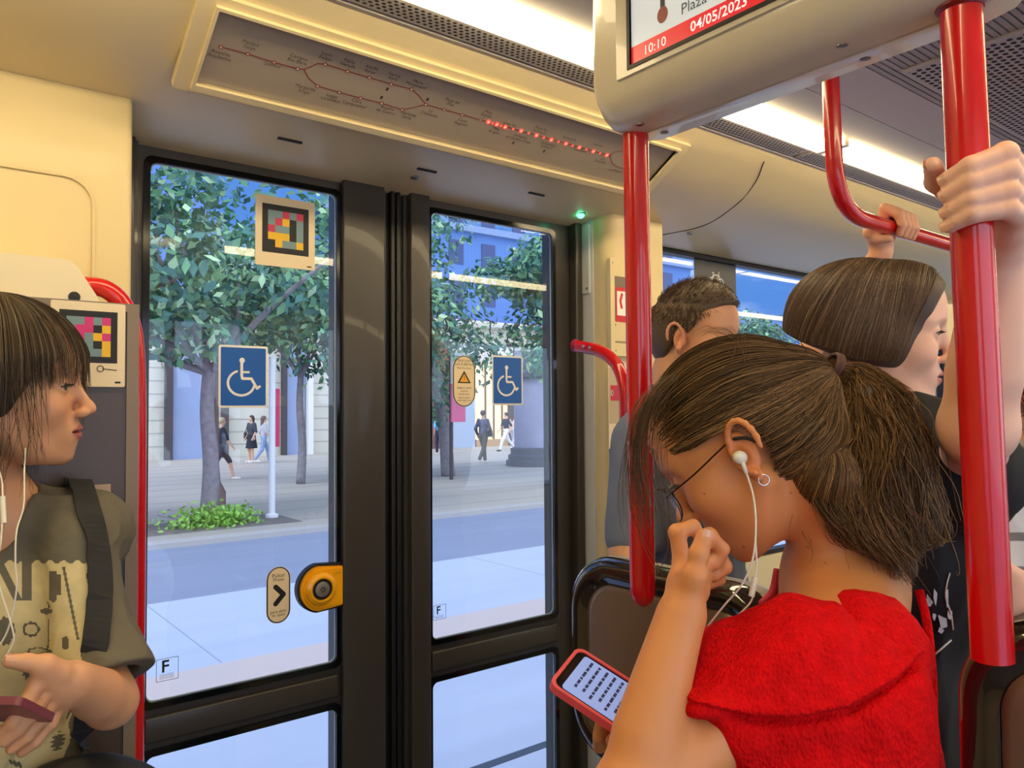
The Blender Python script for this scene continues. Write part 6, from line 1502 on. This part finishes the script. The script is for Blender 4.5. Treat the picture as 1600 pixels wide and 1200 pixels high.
    def cut(Pp):
        q = (Pp - oo) @ R; x, y, z = q.T
        fr = np.interp(z, [-.06, -.044, .03, .08, .105, .12], [.042, .048, .066, .084, .094, .15]) - .003; lo = np.interp(x, [-.16, -.12, -.03, .05], [.004, -.012, -.040, -.046])
        fr = np.where(np.abs(y) < .05, fr - (.05 - np.abs(y)) * .0, fr); return np.maximum(x - fr, lo - z)
    HS.fn(cut, o_, 99, .004, 'i'); smooth_link('hair_mass', HS.mesh(.003), hair_under((.075, .045, .025)), g)
    r = np.random.default_rng(21); n = 6500; sg = 22; PP = []
    for i in range(n):
        # comb lines fall from the parting on the crown; x of the root and of the end set the strand
        k = r.uniform(0, 1); side = -1 if r.uniform() < .72 else 1
        x0 = -.055 + .115 * k + r.normal() * .004; xe = np.interp(k, [0, .12, .35, .7, 1], [-.150, -.125, -.06, .006, .048]); lo = np.interp(xe, [-.16, -.12, -.03, .05], [.004, -.012, -.040, -.046]) + r.uniform(-.001, .004)
        y0 = r.uniform(-.01, .012); pts = []; t0 = r.uniform(0, .7) if r.uniform() < .5 else 0
        ysc = 1. if k >= .3 else (k / .3) ** .6
        if k < .3: x0 = -.06 + .04 * (k / .3) + r.normal() * .006; xe = np.interp(k, [0, .08, .2, .3], [-.152, -.145, -.115, -.075]) + r.normal() * .003
        zt = .128 - 2.2 * (x0 + .02) ** 2
        for t_ in np.linspace(t0, 1, sg):
            th = t_ * PI / 2 * .98; yy = y0 * (1 - t_) + side * .088 * ysc * math.sin(th) ** .8; zz = lo + (zt - lo) * math.cos(th) ** .9; xx = x0 + (xe - x0) * (t_ ** 1.25)
            pts.append(oo + R @ np.array([xx, yy, zz]))
        PP.append(pts)
    PP = snap(PP, HS0, .0003, .003, it=2)
    strands('hair', PP, .00060, hairm, g, np.array((.085, .050, .028)), .22, 3, hi=(.30, .20, .12), taper=.8)
make_bob()
def make_man():
    f = cdir(.80, -.12, .58); u = cdir(.08, 1, .02); sc = 1.0; o_ = P(1088, 535, 1.8)
    neck = P(1078, 640, 1.83); up = np.array([0, 0, 1.]); fwb = cdir(.75, 0, .6); fwb[2] = 0; fwb /= np.linalg.norm(fwb); sd = np.cross(up, fwb)
    SK = np.array(srgb(224, 168, 130)); LP = np.array(srgb(180, 110, 96)); base = np.array([neck[0], neck[1], 0])
    g = thing('person', 'short-haired man in a grey-blue shirt, one hand on the overhead rail', 'person', base)
    chest = neck - up * .22; waist = neck - up * .45; hipc = neck - up * .62
    shR = P(1000, 690, 1.72); shL = P(1175, 660, 1.93); elR = P(985, 860, 1.66); wrR = P(1010, 960, 1.50); elL = P(1290, 530, 1.86)
    hc = PY(1398, 352, .80); wr = P(1375, 400, (hc - CAMP) @ FW + .03)
    S = SDF(); head(S, o_, f, u, sc, male=True)
    S.frame(o_, f, u, sc); S.cone((-.030, 0, -.04), (-.040, 0, -.12), .056, .058, .02); nb = S.W((-.034, 0, -.07)); S.world(); S.cone(nb, neck, .056, .060, .02)
    torso(S, neck, chest, waist, hipc, sd, fwb, sw=.17, cw=.15, cd=.10, slope=.07, k=.03)
    S.chain([shR, elR, wrR], [.048, .040, .027], .03); S.chain([shL, elL, wr], [.048, .036, .0245], .03); legs(S, hipc, sd, fwb, foot=False)
    rx = np.array([1., 0, 0]); eC = CAMP - hc; eC -= rx * (eC @ rx); eC /= np.linalg.norm(eC); eU = np.cross(rx, eC); eU = eU if eU[2] > 0 else -eU
    def around(x, deg, rad): c = np.array([hc[0] + x, RY, 1.888]); a = math.radians(deg); return c + (eU * math.cos(a) + eC * math.sin(a)) * rad
    # fingers come over the top of the rail from behind, ends on the viewer's side
    fs = [[around(-.030 + .021 * i, -35, .042), around(-.026 + .021 * i, 15, .032), around(-.024 + .021 * i, 62, .027), around(-.022 + .021 * i, 105, .026)] for i in range(4)]
    J = dict(wrist=wr, fingers=fs, thumb=[around(-.036, -95, .04), around(-.046, -130, .033), around(-.044, -175, .028), around(-.036, -215, .027)])
    hand(S, J, .0094, sc=1.05)
    hl = dict(wrist=wrR, fingers=[[wrR + fwb * .07 - up * (.01 + .014 * i), wrR + fwb * .10 - up * (.015 + .016 * i), wrR + fwb * .11 + sd * .02 - up * (.02 + .016 * i), wrR + fwb * .10 + sd * .035 - up * (.02 + .016 * i)] for i in range(4)],
              thumb=[wrR + fwb * .02 + up * .02, wrR + fwb * .05 + up * .03, wrR + fwb * .08 + up * .03, wrR + fwb * .10 + up * .025])
    hand(S, hl, .0092)
    VQ = S.mesh(.0030, lo=np.array([-2, -2, .06])); C = head_cols(VQ[0], S, o_, f, u, sc, SK, LP); smooth_link('body', VQ, skinm, g, C)
    eyes(g, o_, f, u, sc, (1, 0, 0), brow=(.05, .03, .018), brow_t=.0036)
    T = SDF(); torso(T, neck, chest, waist, hipc, sd, fwb, sw=.17, cw=.17, cd=.125, e=.014, slope=.06, k=.03)
    T.chain([shR, shR * .1 + elR * .9], [.062, .058], .03); T.chain([shL, shL * .45 + elL * .55], [.062, .058], .03)
    T.cone(neck - up * .02 + fwb * .02, neck + up * .1 + fwb * .02, .064, .082, .008, 's'); cutplane(T, (0, 0, hipc[2] - .06), (0, 0, -1)); disp(T, folds(.007, 30, 45))
    smooth_link('shirt', T.mesh(.005), mat('grey_blue_shirt', srgb(112, 124, 150), .85, noise=.08, nscale=20), g)
    Q = SDF(); Q.frame(hipc, fwb, up, 1.); Q.ell((0, 0, 0), (.12, .16, .13), .05); Q.world(); garment_legs(Q, hipc, sd, fwb); cutplane(Q, (0, 0, .10), (0, 0, -1)); cutplane(Q, hipc + [0, 0, .08], (0, 0, 1))
    smooth_link('trousers', Q.mesh(.008), mat('dark_trousers', srgb(40, 42, 50), .8), g); shoes(g, hipc, sd, fwb, mat('black_shoe', srgb(24, 24, 24), .5))
    HS = SDF(); HS.frame(o_, f, u, sc); oo, R, s_ = HS.M; HS.ell((-.014, 0, .046), (.101, .078, .091), .02); HS.ell((.010, 0, .085), (.075, .062, .056), .02); HS.ell((-.045, 0, .0), (.066, .070, .07), .03)
    HS0 = SDF(); HS0.p = list(HS.p)
    def fr_(z): return np.interp(z, [-.075, -.05, -.02, .0, .02, .04, .06, .085, .12], [-.060, -.050, -.034, -.022, .012, .030, .040, .068, .13])
    HS.fn(lambda Pp: (((Pp - oo) @ R)[:, 0] - fr_(((Pp - oo) @ R)[:, 2])), o_, 99, .006, 'i')
    for s2 in (-1, 1): HS.ell((-.008, .090 * s2, .002), (.020, .020, .032), .004, 's')
    smooth_link('hair_mass', HS.mesh(.004), hair_under((.10, .065, .040)), g)
    r = np.random.default_rng(31); PP = []
    for i in range(7000):
        d = r.normal(size=3); d /= np.linalg.norm(d); p = np.array([-.014, 0, .04]) + d * [.102, .079, .092]
        if p[0] > fr_(p[2]) - .002 or p[2] < -.06: continue
        if abs(p[1]) > .06 and ((p[0] + .007) / .018) ** 2 + (p[2] / .031) ** 2 < 1: continue
        L = np.interp(p[2], [-.05, .03, .09, .13], [.004, .008, .018, .026]); fl = np.array([.75, 0, .25]) if p[2] > .08 else np.array([.1, 0, -.9]); dr = d * .55 + fl + r.normal(size=3) * .16; dr /= np.linalg.norm(dr)
        PP.append([oo + R @ (p + dr * L * t_ + d * .001) for t_ in np.linspace(0, 1, 4)])
    strands('hair', PP, .0007, hairm, g, np.array((.12, .075, .045)), .4, 4, hi=(.34, .25, .16))
make_man()
def make_red_hair():
    f = cdir(-.2, 0, -1); u = np.array([0, 0, 1.]); o_ = P(1632, 590, 1.55); neck = P(1640, 700, 1.57); up = u; fwb = cdir(-.3, 0, -1); fwb[2] = 0; fwb /= np.linalg.norm(fwb); sd = np.cross(up, fwb)
    g = thing('person', 'person with curly red hair and a striped white top, right edge', 'person', (neck[0], neck[1], 0))
    chest = neck - up * .22; waist = neck - up * .42; hipc = neck - up * .60; shs = [neck + sd * .16 - up * .05, neck - sd * .16 - up * .05]
    S = SDF(); head(S, o_, f, u, .98); S.frame(o_, f, u, 1.); S.cone((-.030, 0, -.04), (-.040, 0, -.12), .048, .050, .02); nb = S.W((-.034, 0, -.07)); S.world(); S.cone(nb, neck, .048, .052, .02)
    torso(S, neck, chest, waist, hipc, sd, fwb, sw=.15, cw=.13, cd=.09, slope=.055, k=.03)
    for s_, sh in zip((1, -1), shs):
        el = sh - up * .26 + sd * .02 * s_; wr = el + fwb * .16 - up * .12
        if s_ == 1: el = sh - up * .25 + sd * .03 - fwb * .04; wr = P(1618, 930, 1.30)
        S.chain([sh, el, wr], [.044, .036, .024], .03)
        dv = (cdir(-1, .2, .2) if s_ == 1 else fwb); up2 = cdir(0, 1, 0)
        hand(S, dict(wrist=wr, fingers=[[wr + dv * .07 + up2 * (.016 - .018 * i), wr + dv * .10 + up2 * (.014 - .018 * i), wr + dv * .11 + up2 * (.0 - .016 * i), wr + dv * .10 - up2 * (.015 + .015 * i)] for i in range(4)], thumb=[wr + dv * .03 + up2 * .025, wr + dv * .06 + up2 * .035, wr + dv * .085 + up2 * .03, wr + dv * .10 + up2 * .02]), .009)
    legs(S, hipc, sd, fwb, foot=False)
    SK = np.array(srgb(222, 170, 140)); VQ = S.mesh(.004, lo=np.array([-2, -2, .06])); smooth_link('body', VQ, skinm, g, head_cols(VQ[0], S, o_, f, u, .98, SK, (.5, .2, .16)))
    eyes(g, o_, f, u, .98, (1, 0, 0), lash=False, brow=(.2, .08, .03))
    T = SDF(); torso(T, neck, chest, waist, hipc, sd, fwb, sw=.14, cw=.15, cd=.11, e=.012, slope=.06, k=.03)
    for s_, sh in zip((1, -1), shs): T.cone(sh, sh - up * .16 + sd * .015 * s_, .060, .066, .03)
    T.cone(neck + up * .1, neck - up * .06, .085, .07, .01, 's'); cutplane(T, (0, 0, hipc[2] - .04), (0, 0, -1)); disp(T, folds(.008, 34, 77))
    tm = mat('white_striped_top', srgb(206, 200, 194), .8); t_ = tm.node_tree; wv = t_.nodes.new('ShaderNodeTexWave'); wv.bands_direction = 'Z'; wv.inputs['Scale'].default_value = 5; wv.inputs['Distortion'].default_value = 1.5
    cr = t_.nodes.new('ShaderNodeValToRGB'); cr.color_ramp.elements[0].position = .12; cr.color_ramp.elements[1].position = .2; cr.color_ramp.elements[0].color = (.18, .16, .15, 1); cr.color_ramp.elements[1].color = (.62, .58, .55, 1)
    tc = t_.nodes.new('ShaderNodeTexCoord'); t_.links.new(tc.outputs['Object'], wv.inputs['Vector']); t_.links.new(wv.outputs['Fac'], cr.inputs[0]); t_.links.new(cr.outputs[0], t_.nodes['Principled BSDF'].inputs['Base Color'])
    smooth_link('top', T.mesh(.005), tm, g)
    Q = SDF(); Q.frame(hipc, fwb, up, 1.); Q.ell((0, 0, 0), (.12, .15, .13), .05); Q.world(); garment_legs(Q, hipc, sd, fwb); cutplane(Q, (0, 0, .10), (0, 0, -1)); cutplane(Q, hipc + [0, 0, .08], (0, 0, 1))
    smooth_link('trousers', Q.mesh(.008), mat('dark_trousers', srgb(40, 42, 50), .8), g); shoes(g, hipc, sd, fwb, mat('white_shoe', srgb(220, 218, 212), .5))
    r = np.random.default_rng(3); HS = SDF(); HS.frame(o_, f, u, 1.); HS.ell((-.03, 0, .03), (.10, .085, .10), .02); HS.ell((-.06, 0, -.05), (.06, .095, .09), .03); oo, R, s_ = HS.M; cutplane(HS, oo + R @ np.array([.05, 0, 0]), R @ np.array([1., 0, 0])); smooth_link('hair_mass', HS.mesh(.005), hair_under((.16, .035, .012)), g)
    PP = []
    for i in range(900):
        d = r.normal(size=3); d[2] = abs(d[2]) * .9 - .25; d /= np.linalg.norm(d)
        if d[0] > .45: continue
        p = np.array([-.03, 0, .0]) + d * [.105, .092, .115]; L = r.uniform(.05, .11); ph = r.uniform(0, 6); e1 = np.cross(d, [0, 0, 1.]); e1 /= np.linalg.norm(e1) + 1e-6; cr_ = r.uniform(.005, .009)
        PP.append([oo + R @ (p + d * (.012 + cr_ * math.sin(ph + 22 * t_)) + e1 * cr_ * math.cos(ph + 22 * t_) + np.array([0, 0, -1.]) * L * t_ + d * .015 * t_) for t_ in np.linspace(0, 1, 26)])
    strands('hair', PP, .0013, hairm, g, np.array((.42, .095, .03)), .4, 5, hi=(.75, .25, .10), k=4)
make_red_hair()
# ================================================================== pedestrians across the street
def pedestrian(px, Y, face, stride, top, bottom, hair, label, h=1.70, skirt=False, long_hair=False, shorts=False, shoe=(.8, .8, .8), bagc=None, sleeve=.5):
    q = groundpt(px, Y); up = np.array([0, 0, 1.]); fw = np.array([math.cos(face), math.sin(face), 0]); sd = np.cross(up, fw); k = h / 1.72
    g = thing('person', label, 'person', q, 'people on the sidewalk across the street')
    L = lambda a, b, c: q + (fw * a + sd * b + up * c) * k
    hip, ch, nk, hd = L(0, 0, .93), L(.01, 0, 1.27), L(0, 0, 1.46), L(.015, 0, 1.60)
    S = SDF()
    S.frame(hd, fw, up, k); S.ell((-.01, 0, .03), (.095, .075, .09), .02); S.ell((.03, 0, -.02), (.055, .055, .075), .03); S.ell((.095, 0, -.01), (.018, .012, .02), .01); S.world()
    S.cone(hd - up * .06, nk, .052 * k, .055 * k, .02)
    S.frame(ch, fw, up, k); S.ell((0, 0, 0), (.10, .155, .18), .05); S.world(); S.frame(hip + up * .08 * k, fw, up, k); S.ell((0, 0, 0), (.10, .145, .15), .08); S.world()
    feet = []; arms = []
    for s_ in (-1, 1):
        a = stride * s_; kn = L(.24 * a + .04, .09 * s_, .50); an = L(.42 * a - (.10 if a < 0 else 0), .085 * s_, .08 + (.06 if a < 0 and stride else 0)); S.chain([L(0, .09 * s_, .90), kn, an], [.082 * k, .055 * k, .040 * k], .04); S.cone(an - up * .03, an + fw * .15 - up * (.045), .038, .03, .02)
        feet.append((kn, an)); sh = L(0, .17 * s_, 1.40); el = L(-.16 * a - .02, .22 * s_, 1.13); wr = L(-.20 * a + .10, .21 * s_, .90)
        S.chain([sh, el, wr], [.048, .038, .028], .03); S.ell(wr + (wr - el) * .25, (.035, .022, .045), .02); arms.append((sh, el, wr))
    sk = np.array(srgb(222, 176, 150)); VQ = S.mesh(.012); smooth_link('body', VQ, skinm, g, np.tile(sk, (len(VQ[0]), 1)))
    T = SDF(); T.frame(ch, fw, up, k); T.ell((0, 0, 0), (.125, .175, .19), .05); T.world(); T.frame(hip + up * .12 * k, fw, up, k); T.ell((0, 0, 0), (.12, .155, .15), .08); T.world()
    for sh, el, wr in arms: T.chain([sh, el] + ([wr] if sleeve > .9 else []), [.062, .055] + ([.042] if sleeve > .9 else []), .03)
    T.cone(nk, nk + up * .2, .06, .07, .01, 's'); cutplane(T, hip + up * .0, -up); disp(T, folds(.006, 20, 3)); smooth_link('shirt', T.mesh(.012), mat('cloth_%d_%d_%d' % tuple(int(c * 999) for c in top), top, .8, noise=.15, nscale=18), g)
    B = SDF(); mb = mat('cloth_%d_%d_%d' % tuple(int(c * 999) for c in bottom), bottom, .8)
    B.frame(hip + up * .03 * k, fw, up, k); B.ell((0, 0, 0), (.118, .16, .12), .05); B.world()
    if skirt: B.cone(hip, hip - up * .38 * k, .15 * k, .21 * k, .04); cutplane(B, hip - up * .40 * k, -up)
    else:
        for s_, (kn, an) in zip((-1, 1), feet): B.chain([L(0, .09 * s_, .90), kn] + ([] if shorts else [an + up * .04]), [.095 * k, .070 * k] + ([] if shorts else [.055 * k]), .04)
    smooth_link('skirt' if skirt else ('shorts' if shorts else 'trousers'), B.mesh(.012), mb, g)
    for kn, an in feet:
        F_ = SDF(); F_.cone(an - up * .035, an + fw * .15 - up * .048, .045, .036, .02); smooth_link('shoe', F_.mesh(.012), mat('shoe_%d' % int(shoe[0] * 99), shoe, .5), g)
    H = SDF(); H.frame(hd, fw, up, k); H.ell((-.02, 0, .04), (.105, .085, .095), .02)
    if long_hair: H.cone((-.05, 0, 0), (-.07, 0, -.20), .075, .06, .03)
    o_, R, _ = H.M; H.fn(lambda Pp: (((Pp - o_) @ R)[:, 0] - .045 - .4 * ((Pp - o_) @ R)[:, 2]), hd, 99, .01, 'i'); smooth_link('hair', H.mesh(.010), mat('hairmass_%d' % int(hair[0] * 999), hair, .6), g)
    if bagc:
        b = thing('shoulder_bag', bagc[1], 'bag', L(-.05, -.24, .95)); M_ = frame(L(-.02, -.25, .98), fw, up); MB(M=M_).box((-.15, -.12, -.05), (.15, .12, .05), mat('bag_%d' % int(bagc[0][0] * 999), bagc[0], .6), bev=.03).build('bag_body', b, auto=50)
        MB().tube(bez([L(.10, -.25, 1.08), L(.03, -.15, 1.42), L(-.12, -.25, 1.08)], 6), .012, mat('bag_%d' % int(bagc[0][0] * 999), bagc[0], .6), 6).build('strap', b)
    return g
C_ = srgb
pedestrian(346, 21.0, -.15, .8, C_(44, 46, 62), C_(60, 62, 76), C_(200, 180, 150), 'pedestrian in a dark top and shorts striding behind the nearest tree trunk', shorts=True, shoe=C_(236, 236, 236), h=1.66)
pedestrian(393, 27.5, PI + .3, 0, C_(70, 72, 84), C_(40, 42, 54), C_(60, 50, 48), 'pedestrian in a dark top and skirt standing by the cream wall across the street', skirt=True, long_hair=True, h=1.68, bagc=(C_(60, 56, 60), 'dark handbag of the pedestrian in a skirt by the cream wall'))
pedestrian(412, 26.8, -.2, .5, C_(190, 186, 196), C_(140, 160, 200), C_(110, 90, 84), 'pedestrian in pale clothes walking just left of the white street post', h=1.66, long_hair=True)
pedestrian(687, 27.0, 1.2, .35, C_(110, 170, 226), C_(40, 46, 74), C_(40, 34, 36), 'pedestrian in a light blue shirt and dark trousers beside the slanting trunk', h=1.72)
pedestrian(755, 21.4, .35, .55, C_(96, 96, 122), C_(92, 84, 78), C_(96, 72, 66), 'pedestrian in a mauve shirt and brown trousers walking under the warning sticker', h=1.80, sleeve=1., bagc=(C_(44, 42, 46), 'dark bag hanging from the shoulder of the walker in the mauve shirt'))
pedestrian(791, 27.2, PI - .2, .8, C_(40, 40, 62), C_(228, 226, 232), C_(60, 46, 42), 'pedestrian in a dark top and white trousers striding past the lit shop window', h=1.70, shoe=C_(40, 36, 40))
pedestrian(802, 28.2, .2, .3, C_(220, 190, 180), C_(180, 176, 190), C_(90, 60, 50), 'pedestrian in a pale pink top close to the advertising column', h=1.62, long_hair=True)
